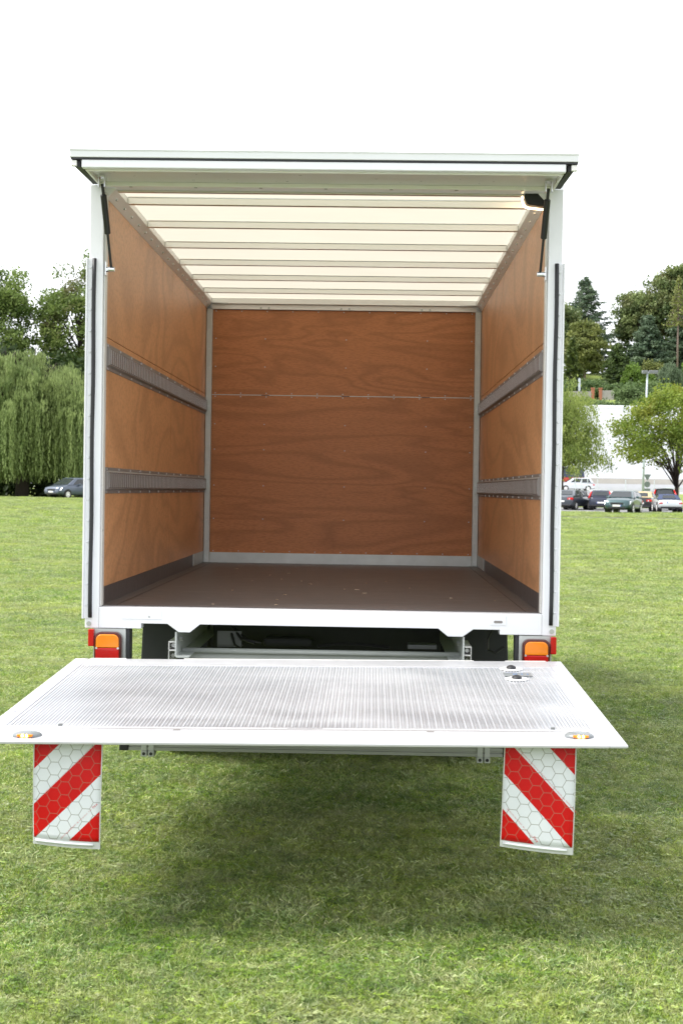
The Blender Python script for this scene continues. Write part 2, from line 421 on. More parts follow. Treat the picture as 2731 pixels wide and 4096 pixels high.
def tuft(name, n, rad_, hmin, hmax, wid, lean, clover=0):
    v = []; f = []; tint = []
    for i in range(n):
        r = rad_*math.sqrt(rnd.random()); a = rnd.random()*2*PI; x, y = r*math.cos(a), r*math.sin(a)
        h = rnd.uniform(hmin, hmax); w = wid*rnd.uniform(.6, 1.2); d = rnd.random()*2*PI; l = rnd.uniform(.2, 1)*lean*h
        dx, dy = math.cos(d), math.sin(d); px, py = -dy*w/2, dx*w/2; b = len(v)
        tt = min(1, max(0, rnd.gauss(.45, .32)))
        v += [(x-px, y-py, 0), (x+px, y+py, 0), (x+dx*l*.35+px*.9, y+dy*l*.35+py*.9, h*.6), (x+dx*l*.35-px*.9, y+dy*l*.35-py*.9, h*.6),
              (x+dx*l+px*.15, y+dy*l+py*.15, h*rnd.uniform(.75, 1)), (x+dx*l-px*.15, y+dy*l-py*.15, h*.9)]
        f += [(b, b+1, b+2, b+3), (b+3, b+2, b+4, b+5)]; tint += [tt, min(1, tt+.08)]
    for i in range(clover):
        r = rad_*math.sqrt(rnd.random()); a = rnd.random()*2*PI; x, y = r*math.cos(a), r*math.sin(a); h = rnd.uniform(hmin, hmax)*.8
        s = rnd.uniform(.0035, .007); tt = rnd.uniform(.05, .5)
        for k in range(3):
            q = a+k*2*PI/3; cx, cy = x+math.cos(q)*s, y+math.sin(q)*s; b = len(v); e = rnd.uniform(-.3, .3)*s
            for j in range(4):
                g = q+j*PI/2; v.append((cx+math.cos(g)*s*.9, cy+math.sin(g)*s*.9, h+e*math.cos(j)))
            f.append((b, b+1, b+2, b+3)); tint.append(tt)
    return np_mesh(name, np.array(v), np.array(f), 'grass', tint=np.array(tint))

gcol = bpy.data.collections.new('tuft_kinds')
for i, a in enumerate([(110, .075, .012, .032, .0022, .8, 5), (100, .075, .012, .038, .0021, 1.1, 8), (90, .07, .010, .028, .0023, 1.2, 22),
                       (115, .075, .012, .034, .0020, .7, 3), (95, .08, .013, .046, .0022, 1.0, 5), (95, .075, .009, .027, .0024, 1.4, 12)]):
    gcol.objects.link(bpy.data.objects.new('tuft_kind_%d' % i, tuft('tuft_kind_%d' % i, *a)))

def grass_points():
    P = []; SC = []
    camxy = np.array([.2386, -6.614])
    for d0, d1, dens, sc in [(2.6, 9, 850, 1.0), (9, 16, 430, 1.15), (16, 28, 140, 1.6), (28, 50, 44, 2.3), (50, 108, 14, 3.3)]:
        half = rad(31) if d1 < 30 else rad(23); area = half*(d1*d1-d0*d0); n = int(area*dens)
        r = np.sqrt(rng.uniform(d0*d0, d1*d1, n)); a = rng.uniform(-half, half, n)-rad(1.26)
        x = camxy[0]+r*np.sin(a); y = camxy[1]+r*np.cos(a)
        ok = ~((np.abs(y-66.9) < 1.8)) & ~((y > 84.5) & (x > 3)) & (y < 104)
        x, y, r = x[ok], y[ok], r[ok]
        lush = np.sin(x*2.1+np.sin(y*1.3)*2)*np.sin(y*1.7+x*.6)
        P.append(np.stack([x, y, gz(x, y)-.004], -1)); SC.append(sc*(rng.uniform(.65, 1.15, len(x))+.16*lush))
    return np.concatenate(P), np.concatenate(SC)
gp, gs = grass_points()
gme = bpy.data.meshes.new('grass'); gme.vertices.add(len(gp)); gme.vertices.foreach_set('co', gp.astype(np.float32).ravel())
for nm, arr in (('rotz', rng.uniform(0, 6.283, len(gp))), ('scl', gs)):
    gme.attributes.new(nm, 'FLOAT', 'POINT').data.foreach_set('value', arr.astype(np.float32))
gme.attributes.new('vi', 'INT', 'POINT').data.foreach_set('value', rng.integers(0, 6, len(gp)).astype(np.int32))
gme.materials.append(MT['grass'])
grass = link('grass', gme); tag(grass, 'short mown green lawn grass with clover around the truck', 'grass', kind='stuff')
ng = bpy.data.node_groups.new('grass_scatter', 'GeometryNodeTree')
ng.interface.new_socket('Geometry', in_out='INPUT', socket_type='NodeSocketGeometry'); ng.interface.new_socket('Geometry', in_out='OUTPUT', socket_type='NodeSocketGeometry')
gi, go = ng.nodes.new('NodeGroupInput'), ng.nodes.new('NodeGroupOutput')
iop = ng.nodes.new('GeometryNodeInstanceOnPoints'); ci = ng.nodes.new('GeometryNodeCollectionInfo')
ci.inputs['Collection'].default_value = gcol; ci.inputs['Separate Children'].default_value = True; ci.inputs['Reset Children'].default_value = True
def nat(nm, ty):
    x = ng.nodes.new('GeometryNodeInputNamedAttribute'); x.data_type = ty; x.inputs[0].default_value = nm; return x.outputs[0]
cx = ng.nodes.new('ShaderNodeCombineXYZ'); er = ng.nodes.new('FunctionNodeEulerToRotation')
ng.links.new(nat('rotz', 'FLOAT'), cx.inputs[2]); ng.links.new(cx.outputs[0], er.inputs[0])
ng.links.new(gi.outputs[0], iop.inputs['Points']); ng.links.new(ci.outputs[0], iop.inputs['Instance'])
iop.inputs['Pick Instance'].default_value = True
ng.links.new(nat('vi', 'INT'), iop.inputs['Instance Index']); ng.links.new(er.outputs[0], iop.inputs['Rotation'])
ng.links.new(nat('scl', 'FLOAT'), iop.inputs['Scale']); ng.links.new(iop.outputs[0], go.inputs[0])
grass.modifiers.new('scatter', 'NODES').node_group = ng

# ------------------------------------------------------------------ box truck
T = empty('box_truck', (0, 0, 0))
tag(T, 'white box truck seen from behind, flap raised, plywood cargo hold open, tail lift lowered', 'truck')
WX, LEN, ZF, ZW = 1.025, 4.05, .95, 2.854
# plywood side walls: separate sheets with seams
for s in (-1, 1):
    wall = MB().box(s*1.045, s*1.083, .055, 4.16, .90, 2.90).build('side_wall', 'white', T)
    tag(wall, 'white outer skin of the cargo box side wall')
    for (y0, y1) in ((.04, 2.222), (2.226, 4.05)):
        for (z0, z1) in ((1.035, 2.208), (2.212, ZW)):
            MB().box(s*WX, s*1.043, y0, y1, z0, z1).build('plywood_sheet', 'plyL', wall)
    MB().box(s*1.0265, s*1.0445, .04, 4.05, .95, 1.034).build('kick_board', 'floor', wall)
    MB().box(s*1.0225, s*1.0262, 3.42, 3.99, .952, 1.036).build('kick_plate', 'galv', wall)
    MB().prism([(s*WX, 2.856), (s*.985, 2.896), (s*.985, 2.928), (s*1.045, 2.928), (s*1.045, 2.856)], 'y', .03, 4.05).build('cant_rail', 'alu', T, bevel=.0015)
    m = MB()
    for k in range(19):
        y = .16+k*.215; m.box(s*1.008, s*1.000, y, y+.012, 2.868, 2.878)
    tag(m.build('rail_rivets', 'bolt', T), kind='stuff')
# floor and underside
fl = MB().box(-1.044, 1.044, .045, 4.08, .905, ZF).build('cargo_floor', 'floor', T)
MB().box(-1.04, 1.04, .10, 4.1, .86, .903).build('floor_frame', 'chassis', T)
for s in (-1, 1):
    MB().box(s*.957, s*.960, .06, 4.0, ZF+.0005, ZF+.002).build('floor_seam', 'black', fl)
# bulkhead
bh = MB().box(-1.05, 1.05, 4.085, 4.14, .87, 2.95).build('bulkhead', 'white', T); tag(bh, 'front end wall of the cargo box lined with plywood')
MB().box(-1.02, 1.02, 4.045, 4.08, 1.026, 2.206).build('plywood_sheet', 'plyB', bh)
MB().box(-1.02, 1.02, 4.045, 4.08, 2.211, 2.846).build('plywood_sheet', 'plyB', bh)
MB().box(-.975, .975, 4.0435, 4.06, 2.2062, 2.2108).build('joint_strip', 'galv', bh)
for x in (-.58, .02, .62):
    MB().box(x-.03, x+.03, 4.0425, 4.0432, 2.2055, 2.2095).build('joint_slot', 'black', bh)
MB().box(-.98, .98, 4.030, 4.0425, .95, 1.026).build('kick_plate', 'galv', bh, bevel=.001)
MB().box(-.985, .985, 4.026, 4.0425, 2.848, 2.884).build('top_strip', 'alu', bh, bevel=.001)
m = MB()
def screw(m, x, y, z, r=.0045): m.cyl((x, y, z), (x, y-.003, z), r, 8)
for z in (1.038, 2.196, 2.222, 2.835):
    for k in range(11): screw(m, -.955+k*.191, 4.0448, z)
for z in (1.28, 1.53, 1.80, 1.99, 2.42, 2.63):
    for x in (-.955, -.585, .02, .625, .955): screw(m, x, 4.0448, z)
for x in (-.62, -.56, -.02, .04, .58, .64): screw(m, x, 4.0258, 2.858, .008)
tag(m.build('screws', 'galv', bh), kind='stuff')
for s in (-1, 1):
    cp = MB().box(s*.978, s*1.022, 3.992, 4.028, .951, 2.846).build('corner_post', 'galv', T, bevel=.003)
    m = MB()
    for k in range(14): screw(m, s*1.0, 3.9915, .985+k*.142, .007)
    tag(m.build('screws', 'bolt', cp), kind='stuff')
# roof: translucent sheet over bows
rf = MB().box(-1.08, 1.08, .02, 4.14, 2.9305, 2.934)
roof = bpy.data.objects.new('roof', None)
rme = MB().add([(-1.04, .02, 2.932), (1.04, .02, 2.932), (1.04, 4.14, 2.932), (-1.04, 4.14, 2.932)], [(0, 1, 2, 3)]).mesh('roof', 'roof')
roof = link('roof', rme, T); tag(roof, 'cream translucent fibreglass roof sheet letting daylight through')
for s in (-1, 1): MB().box(s*1.036, s*1.10, .02, 4.16, 2.905, 2.975).build('roof_rail', 'white', T, bevel=.008)
for y in (.085, .375, .985, 1.62, 2.245, 2.865, 3.485):
    b = MB().prism([(y-.016, 2.8935), (y+.016, 2.8935), (y+.016, 2.9285), (y+.024, 2.9285), (y-.024, 2.9285), (y-.016, 2.925)], 'x', -.983, .983)
    b.build('roof_bow', 'bow', T, bevel=.0015)
hb = MB().box(-.983, .983, 4.0, 4.08, 2.886, 2.928).build('roof_bow', 'alu', T, bevel=.002)
for s in (-1, 1):
    MB().prism([(s*.983, 3.985), (s*.86, 3.985), (s*.983, 3.93)], 'z', 2.882, 2.888).build('corner_gusset', 'galv', T)
# lashing tracks on both walls
bar_me = MB().box(-.0004, .0012, -.0060, .0055, -.033, .033).mesh('slot_bar', 'zinc')
for s in (-1, 1):
    for zc in (2.119, 1.536):
        x0 = WX*s
        prof = [(x0, zc-.062), (x0-s*.003, zc-.062), (x0-s*.003, zc-.046), (x0-s*.018, zc-.040), (x0-s*.018, zc+.040), (x0-s*.003, zc+.046), (x0-s*.003, zc+.062), (x0, zc+.062)]
        tr = MB().prism(prof, 'y', .06, 3.985).build('lashing_track', 'track', T, bevel=.001)
        m = MB(); mm = MB()
        for k in range(72):
            y = .095+k*.0538
            m.box(x0-s*.0182, x0-s*.0188, y+.0062, y+.024, zc-.036, zc+.036)
            o = bpy.data.objects.new('slot_bar', bar_me); COL.objects.link(o); o.parent = tr; o.location = (x0-s*(.0186 if s > 0 else .0194) , y, zc)
            if k % 6 == 0:
                for dz in (-.054, .054): mm.box(x0-s*.003, x0-s*.006, y, y+.012, zc+dz-.005, zc+dz+.005)
        tag(m.build('track_slots', 'black', tr), kind='stuff')
        tag(mm.build('track_rivets', 'zinc', tr), kind='stuff')
# rear frame: posts with seal plates
riv = MB(); riv.tube([(0, 0, 0), (0, -.002, 0), (0, -.0045, 0)], [.0085, .0085, .004], 10); riv_me = riv.mesh('rivet', 'zinc')
riv_w = MB(); riv_w.tube([(0, 0, 0), (0, -.002, 0), (0, -.0045, 0)], [.0065, .006, .003], 10); riv_wme = riv_w.mesh('rivet', 'white')
for s in (-1, 1):
    post = MB().box(s*1.027, s*1.092, -.030, .052, .847, 2.905).build('rear_post', 'white', T, bevel=.004)
    MB().box(s*1.0185, s*1.0265, -.012, .038, .950, 2.875).build('jamb_strip', 'panel_grey', post, bevel=.002)
    pl = MB().prism([(s*1.058, -.0305), (s*1.058, -.036), (s*1.094, -.036), (s*1.097, -.050), (s*1.103, -.050), (s*1.103, -.0305)], 'z', .892, 2.562).build('seal_plate', 'white', T, bevel=.001)
    tag(pl, 'white riveted strip on the rear post carrying the black door seal')
    for k in range(17):
        o = bpy.data.objects.new('rivet', riv_wme); COL.objects.link(o); o.parent = pl; o.location = (s*(1.0825+rnd.uniform(-.001, .001)), -.036, .955+k*.0978)
    MB().tube([(s*(1.066+.0012*math.sin(k*.9)), -.040, .897+k*.0925) for k in range(19)], .0095, 8).build('door_seal', 'rubber', T, smooth=True)
    bo = MB().cyl((s*1.072, -.030, .868), (s*1.072, -.036, .868), .011, 14).build('frame_bolt', 'bolt', post)
# rear sill with its stepped underside
sp = [(-1.0265, .946), (1.0265, .946), (1.0265, .849), (.833, .849), (.833, .871), (.711, .871), (.663, .836), (.594, .836), (.549, .872),
      (-.555, .872), (-.601, .834), (-.654, .834), (-.707, .872), (-.829, .872), (-.829, .848), (-1.0265, .848)]
sill = MB().prism(sp, 'y', -.031, .044).build('rear_sill', 'white', T, bevel=.003)
MB().box(-.921, -.735, -.0335, -.0312, .893, .938).build('cover_plate', 'white', sill, bevel=.001)
MB().box(.788, .861, -.0335, -.0312, .893, .938).build('cover_plate', 'white', sill, bevel=.001)
MB().box(-.797, -.787, -.0345, -.0337, .900, .910).build('screw', 'bolt', sill)
MB().prism([(.808, .902), (.842, .902), (.846, .908), (.842, .914), (.808, .914), (.804, .908)], 'y', -.0345, -.0337).build('slot_mark', 'track', sill)
# header above the opening
MB().box(-1.027, 1.027, -.028, .058, 2.900, 2.965).build('header', 'white', T, bevel=.003)
# raised rear flap
fp = MB().box(-1.04, 1.04, -.385, -.034, 2.912, 2.930).build('rear_flap', 'panel_grey', T); tag(fp, 'white upper rear flap raised level, grey underside facing down')
MB().prism([(-.420, 2.938), (-.428, 2.940), (-.430, 2.966), (-.436, 2.972), (-.420, 2.974), (-.030, 2.974), (-.030, 2.938)], 'x', -1.103, 1.103).build('rim', 'white', fp, bevel=.002)
MB().box(-1.098, 1.100, -.426, -.40, 2.9305, 2.9378).build('seal', 'rubber', fp)
MB().box(-1.052, 1.050, -.424, -.386, 2.895, 2.930).build('front_lip', 'white', fp, bevel=.004)
MB().box(-1.035, 1.035, -.3855, -.372, 2.889, 2.9115).build('inner_profile', 'alu', fp, bevel=.002)
MB().box(-1.035, 1.035, -.060, -.034, 2.893, 2.9115).build('hinge_profile', 'alu', fp, bevel=.002)
for s in (-1, 1):
    MB().prism([(s*1.085, -.405), (s*1.060, -.405), (s*1.048, -.05), (s*1.075, -.05)], 'z', 2.902, 2.9295).build('side_seal', 'rubber', fp)
    MB().box(s*1.074, s*1.099, -.418, -.396, 2.903, 2.929).build('corner_block', 'alu', fp, bevel=.003)
    MB().box(s*1.036, s*1.046, -.37, -.05, 2.895, 2.9115).build('side_profile', 'alu', fp, bevel=.001)
m = MB()
for k in range(7): m.cyl((-.9+k*.3, -.048, 2.893), (-.9+k*.3, -.048, 2.890), .008, 10)
tag(m.build('screws', 'bolt', fp), kind='stuff')
# gas struts
for s in (-1, 1):
    top = Vector((s*1.000, -.215, 2.868)); bot = Vector((s*.992, -.012, 2.517))
    d = (bot-top)
    g = MB().tube([top+d*.12, top+d*.13, top+d*.57, top+d*.58], [.010, .0145, .0145, .010], 14).build('gas_strut', 'black', T, smooth=False)
    MB().tube([top+d*.0, top+d*.13], .007, 10).build('end_fitting', 'black', g)
    MB().tube([top+d*.57, top+d*.985], .0062, 10).build('rod', 'black', g)
    MB().box(top.x-.016, top.x-.011, -.235, -.195, 2.852, 2.895).box(top.x+.011, top.x+.016, -.235, -.195, 2.852, 2.895).box(top.x-.016, top.x+.016, -.24, -.19, 2.8955, 2.8995).build('top_bracket', 'zinc', g)
    MB().cyl((bot.x-.014, bot.y, bot.z), (bot.x+.014, bot.y, bot.z), .012, 12).tube([(bot.x+s*.014, bot.y, bot.z), (s*1.018, bot.y, bot.z)], [.010, .017], 12).build('ball_joint', 'zinc', g)
    MB().box(s*1.0145, s*1.0183, -.028, .012, 2.487, 2.550).build('foot_plate', 'zinc', g, bevel=.001)
# black work lamp tucked behind the flap hinge
lp = MB().prism([(.925, 2.914), (.921, 2.880), (.931, 2.856), (.945, 2.850), (1.018, 2.842), (1.018, 2.914)], 'y', .045, .115).build('cargo_lamp', 'black', T, bevel=.006)
tag(lp, 'black lamp housing glowing warm at its edge under the roof')
MB().prism([(.918, 2.912), (.914, 2.878), (.927, 2.851), (.945, 2.844), (1.016, 2.838), (1.016, 2.912)], 'y', .1155, .128).build('lamp_glass', 'warm', lp)
# chassis parts below the sill
for s in (-1, 1):
    cpr = [(s*.672, .834), (s*.672, .724), (s*.664, .714), (s*.608, .714), (s*.600, .722), (s*.606, .724), (s*.660, .724), (s*.664, .728), (s*.664, .834)]
    cc = MB().prism(cpr, 'y', -.02, 1.6).build('chassis_rail', 'chassis', T, bevel=.001)
    MB().cyl((s*.655, .02, .80), (s*.640, .02, .80), .012, 6).build('bolt', 'bolt', cc)
    q = MB()
    x0, x1 = s*.676, s*.708
    q.box(x0, x1, .02, .30, .780, .786).box(x0, x1, .02, .30, .741, .747).box(x0, x1, .02, .30, .66, .666).box(s*.704, s*.708, .02, .30, .667, .779)
    br = q.build('lift_bracket', 'alu', T, bevel=.001)
    for z in (.763, .715): MB().cyl((s*.690, .10, z), (s*.690, .06, z), .011, 6).build('bolt', 'bolt', br)
MB().tube([(-.66, .16, .730), (.66, .16, .730)], .013, 12).build('lift_shaft', 'chassis', T, smooth=True)
MB().box(-.655, .655, .18, .19, .64, .725).build('lift_beam', 'chassis', T)
MB().box(-.59, .60, .85, .90, .50, .858).build('axle_cover', 'under', T)
MB().box(-.86, .86, -.23, .14, .46, .60).build('gap_light_block', 'under', T, bevel=.02)  # unseen box, added to block light through the gap behind the platform
MB().tube([(-.75, 1.5, .335), (.75, 1.5, .335)], .06, 10).build('rear_axle', 'under', T)  # unseen axle, added with the boxes below to darken the ground shade
MB().box(-1.0, -.62, 2.2, 3.6, .42, .84).build('light_block_left', 'under', T, bevel=.04)  # unseen box added to keep light out under the left side
MB().box(.62, 1.0, 2.2, 3.6, .42, .84).build('light_block_right', 'under', T, bevel=.04)  # unseen box added to keep light out under the right side
MB().box(-.55, .55, 1.9, 4.0, .55, .84).build('light_block_mid', 'under', T)  # unseen middle box, added to deepen the shadow below the floor
MB().box(-.52, -.40, .40, .412, .725, .80).box(-.52, -.40, .40, .46, .722, .728).build('valve_bracket', 'midgrey', T)
MB().tube([(-.45, .40, .79), (-.43, .35, .74), (-.36, .32, .70)], .006, 6).build('hose', 'black', T)
MB().tube([(-.50, .5, .86), (-.44, .42, .81), (-.40, .38, .765), (-.33, .36, .745)], .007, 6).tube([(-.47, .5, .86), (-.42, .42, .80), (-.37, .38, .76), (-.30, .36, .748)], .006, 6).build('cable', 'black', T)
MB().tube([(-.02, .3, .745), (.08, .31, .758), (.20, .31, .756), (.33, .30, .745)], .008, 6).build('cable', 'black', T)
MB().box(-.30, -.05, .45, .60, .72, .765).build('valve_block', 'under', T, bevel=.02)
MB().box(.42, .56, .34, .44, .735, .755).build('valve_plate', 'midgrey', T)
MB().tube([(.83, .25, .86), (.80, .24, .80), (.80, .24, .75), (.84, .25, .735), (.88, .26, .76)], .007, 6).build('cable', 'black', T)
# wheels, mudguards, underrun bar
for s in (-1, 1):
    wh = empty('wheel', (s*.80, 1.5, .335)); wh.parent = T
    ty = [(-.10, .20), (-.11, .25), (-.105, .315), (-.085, .332), (.085, .332), (.105, .315), (.11, .25), (.10, .20)]
    v = []; f = []; n = 40
    for i in range(n):
        a = 2*PI*i/n
        for (p, r) in ty: v.append((p, r*math.cos(a), r*math.sin(a)))
    k = len(ty)
    for i in range(n):
        for j in range(k-1): f.append((i*k+j, i*k+j+1, ((i+1) % n)*k+j+1, ((i+1) % n)*k+j))
    MB().add(v, f).build('tyre', 'tyre', wh, smooth=True)
    MB().tube([(-.08, 0, 0), (.08, 0, 0)], .205, 24).build('rim', 'galv', wh)
    v = []; f = []
    for i in range(15):
        a = rad(-15+i*195/14)
        for (xx, r) in ((.655, .43), (.655, .45), (.945, .45), (.945, .43)):
            v.append((s*xx, 1.5-r*1.05*math.cos(a), .36+r*math.sin(a)))
    for i in range(14):
        for j in range(4): f.append((i*4+j, i*4+(j+1) % 4, (i+1)*4+(j+1) % 4, (i+1)*4+j))
    f += [(0, 1, 2, 3), (56, 57, 58, 59)]
    MB().add(v, f).build('mudguard', 'mud', T)
    mf = MB().prism([(s*.935, .868), (s*.690, .868), (s*.700, .60), (s*.925, .48), (s*.945, .60)], 'y', .69, .70).build('mud_flap', 'mud', T, bevel=.01)
bar = MB().prism([(-.335, .338), (-.335, .352), (-.330, .354), (-.330, .360), (-.335, .362), (-.335, .376), (-.330, .378), (-.330, .384), (-.335, .386), (-.335, .40), (-.330, .402), (-.330, .408), (-.335, .41), (-.335, .436), (-.275, .436), (-.275, .338)], 'x', -.828, .828).build('underrun_bar', 'bar', T)
tag(bar, 'ribbed aluminium underrun bar below the tail lift')
for s in (-1, 1):
    MB().box(s*.8285, s*.870, -.338, -.272, .336, .438).build('end_cap', 'black', bar, bevel=.004)
    for dx in (-.016, .016):
        c = MB().box(s*.743+dx-.013, s*.743+dx+.013, -.345, -.270, .312, .337).box(s*.743+dx-.012, s*.743+dx+.012, -.3405, -.3355, .337, .44).build('clamp', 'galv', bar, bevel=.001)
        MB().cyl((s*.743+dx, -.3452, .3245), (s*.743+dx, -.3462, .3245), .0075, 10).build('clamp_hole', 'black', bar)
    MB().box(s*.70, s*.78, -.27, -.22, .35, .70).build('lift_arm', 'chassis', bar)
# driver's cab at the front, hidden from behind by the box
cab = MB().prism([(4.22, .55), (6.55, .45), (6.62, .95), (6.10, 1.30), (5.55, 2.25), (5.30, 2.42), (4.22, 2.45)], 'x', -.98, .98).build('cab', 'white', T, bevel=.06)
for s in (-1, 1):
    MB().prism([(4.55, 1.38), (5.95, 1.34), (5.48, 2.15), (4.55, 2.2)], 'x', s*.982, s*.990).build('side_window', 'glass', cab)
    MB().cyl((s*.95, 5.75, .335), (s*.72, 5.75, .335), .335, 28).build('wheel', 'tyre', cab)
    MB().box(s*1.02, s*1.05, 2.25, 4.0, .42, .72).build('added_side_guard', 'mud', T)  # unseen guard, added to keep side light from under the truck
MB().add([(-.85, 6.085, 1.38), (.85, 6.085, 1.38), (.78, 5.60, 2.22), (-.78, 5.60, 2.22)], [(0, 1, 2, 3)]).build('windscreen', 'glass', cab)
# rear lamps
def rounded(x0, x1, z0, z1, r, n=5):
    p = []
    for (cx_, cz, a0) in ((x1-r, z1-r, 0), (x0+r, z1-r, 90)):
        for i in range(n+1):
            a = rad(a0+90*i/n); p.append((cx_+r*math.cos(a), cz+r*math.sin(a)))
    return p+[(x0, z0), (x1, z0)]
for s in (-1, 1):
    xc = s*(.976 if s < 0 else .998)
    br = MB().box(xc-.075, xc+.075, -.028, .02, .62, .846).build('lamp_bracket', 'chassis', T)
    MB().box(xc-s*.078, xc-s*.092, -.02, .06, .60, .846).build('bracket_side', 'mud', br)
    lb = MB().prism(rounded(xc-.064, xc+.064, .63, .834, .032), 'y', -.075, -.029).build('rear_lamp', 'lampbody', T, bevel=.008)
    MB().prism(rounded(xc-.053, xc+.053, .7625, .824, .026), 'y', -.084, -.0755).build('amber_lens', 'amber', lb, bevel=.004)
    MB().prism([(xc-.054, .64), (xc+.054, .64), (xc+.054, .7615), (xc-.054, .7615)], 'y', -.084, -.0755).build('red_lens', 'redlens', lb, bevel=.004)
    for d in (-1, 1): MB().cyl((xc+d*.050, -.080, .761), (xc+d*.050, -.088, .761), .005, 8).build('lens_screw', 'zinc', lb)
    MB().box(xc+s*.066, xc+s*.093, -.066, -.035, .766, .845).build('side_reflector', 'redlens', T, bevel=.003)

# ------------------------------------------------------------------ tail lift platform (sloping a little to the rear)
YF, ZFp, YN, ZN = -.255, .742, -1.945, .669
def pz(y, x=0): return ZFp+(y-YF)*(ZFp-ZN)/(YF-YN)+.0115*x
def slab(x0, x1, y0, y1, top, bot):
    """plate following the platform slope; top and bot offsets from the deck plane, bot may be a pair (far, near)"""
    bf, bn = bot if hasattr(bot, '__len__') else (bot, bot)
    v = []
    for (x, y) in ((x0, y0), (x1, y0), (x1, y1), (x0, y1)): v.append((x, y, pz(y, x)+(bf if y == max(y0, y1) else bn)))
    for (x, y) in ((x0, y0), (x1, y0), (x1, y1), (x0, y1)): v.append((x, y, pz(y, x)+top))
    return MB().add(v, [(0, 3, 2, 1), (4, 5, 6, 7), (0, 1, 5, 4), (1, 2, 6, 5), (2, 3, 7, 6), (3, 0, 4, 7)])
PW = 1.087
deck = slab(-1.026, 1.026, -1.70, -.42, -.0016, (-.050, -.022)).build('platform_deck', 'alu_deck', T); tag(deck, 'ribbed bare aluminium deck of the lowered tail lift')
# ridges: every second one carries a row of studs
v = []; f = []; pitch = .0126; nr = int(2.04/pitch)
for i in range(nr):
    x = -1.02+i*pitch+.003; b = len(v)
    for y in (-.423, -1.697):
        z = pz(y, x); v += [(x, y, z-.002), (x+.0018, y, z+.0012), (x+.0052, y, z+.0012), (x+.007, y, z-.002)]
    f += [(b, b+1, b+5, b+4), (b+1, b+2, b+6, b+5), (b+2, b+3, b+7, b+6)]
rb = link('deck_ribs', np_mesh('deck_ribs', np.array(v), np.array(f), 'alu_deck'), deck); tag(rb, kind='stuff')
v = []; f = []
for i in range(0, nr, 2):
    for k in range(88):
        x = -1.02+i*pitch+.0065; y = -.43-k*.0144; z = pz(y, x)+.0013; b = len(v); q = .0028
        v += [(x-q, y-q, z), (x+q, y-q, z), (x+q, y+q, z), (x-q, y+q, z), (x, y, z+.0022)]
        f += [(b, b+1, b+4), (b+1, b+2, b+4), (b+2, b+3, b+4), (b+3, b, b+4)]
tag(link('deck_studs', np_mesh('deck_studs', np.array(v), np.array(f), 'alu_edge'), deck), kind='stuff')
slab(-1.026, 1.026, YF, -.4195, .002, -.050).build('platform_border', 'alu_edge', T, bevel=.003)
nb = slab(-1.026, 1.026, -1.7005, -1.80, .002, (-.022, -.020)).build('platform_border', 'alu_edge', T, bevel=.001)
tip = slab(-1.026, 1.026, -1.8005, YN, .0015, (-.020, -.008)).build('platform_tip', 'alu_edge', T, bevel=.002)
for s in (-1, 1):
    sb = slab(s*1.0265, s*PW, YF, YN, .0025, (-.050, -.008)).build('platform_border', 'alu_edge', T, bevel=.003)
    m = MB()
    for k in range(26):
        y = -.30-k*.061
        for dx in ((-.008, .008) if k % 5 == 0 else (0,)):
            m.cyl((s*1.055+dx, y, pz(y, s)+.002), (s*1.055+dx, y, pz(y, s)+.0045), .006, 8)
    tag(m.build('rivets', 'alu_edge', sb), kind='stuff')
# back lip hooks on the far edge
for (a, b) in ((-1.02, -.86), (-.60, .70), (.84, 1.02)):
    slab(a, b, YF+.022, YF+.001, .001, -.03).build('rear_lip', 'alu', T, bevel=.001)
# seams, slits and clips on the near border
slab(-1.02, 1.02, -1.7365, -1.7395, .0032, .0022).build('groove', 'track', nb)
slab(-.045, .077, -1.7150, -1.7165, .0032, .0022).build('groove', 'track', nb)
for x in (-.422, .447): slab(x-.012, x+.012, -1.748, -1.760, .0034, .0022).build('slit', 'track', nb)
for x in (-.836, .871): slab(x-.007, x+.007, -1.690, -1.702, .009, .0022).build('clip', 'midgrey', nb)
# foot pads and instruction plate
for (y, z_) in ((-.470, 0), (-.715, 1)):
    x = .845; p = []
    for i in range(20):
        a = 2*PI*i/20; p.append((x+.050*math.cos(a)*(1-.25*abs(math.sin(a))), y+.045*math.sin(a)))
    zz = pz(y, x)+.002
    fpd = MB().add([(a, b, zz+.0045+(b-y)*.048) for a, b in p]+[(a, b, zz+(b-y)*.048) for a, b in p], [tuple(range(20))]+[(i, i+20, (i+1) % 20+20, (i+1) % 20) for i in range(20)]).build('foot_switch', 'alu', T, bevel=.001)
    v = []; f = []
    for i in range(5):
        ph = i/4*PI/2
        for k in range(16):
            a = 2*PI*k/16; v.append((x+.022*math.cos(ph)*math.cos(a), y+.028*math.cos(ph)*math.sin(a), zz+.0045+.014*math.sin(ph)))
    for i in range(4):
        for k in range(16): f.append((i*16+k, i*16+(k+1) % 16, (i+1)*16+(k+1) % 16, (i+1)*16+k))
    MB().add(v, f).build('rubber_button', 'rubber', fpd, smooth=True)
ip = slab(.800, .918, -.565, -.650, .0045, .0018).build('instruction_plate', 'clear', T, bevel=.0005)
m = MB()
for x in (.838, .848, .872, .896):
    z0 = pz(-.61, x)+.0048; m.add([(x, -.62, z0), (x+.006, -.622, z0), (x+.010, -.598, z0+.001), (x+.004, -.596, z0+.001)], [(0, 1, 2, 3)])
m.add([(.81, -.578, pz(-.578, .86)+.0048), (.90, -.578, pz(-.578, .86)+.0048), (.90, -.574, pz(-.574, .86)+.0048), (.81, -.574, pz(-.574, .86)+.0048)], [(0, 1, 2, 3)])
tag(m.build('pictograms', 'blueprint', ip), kind='stuff')
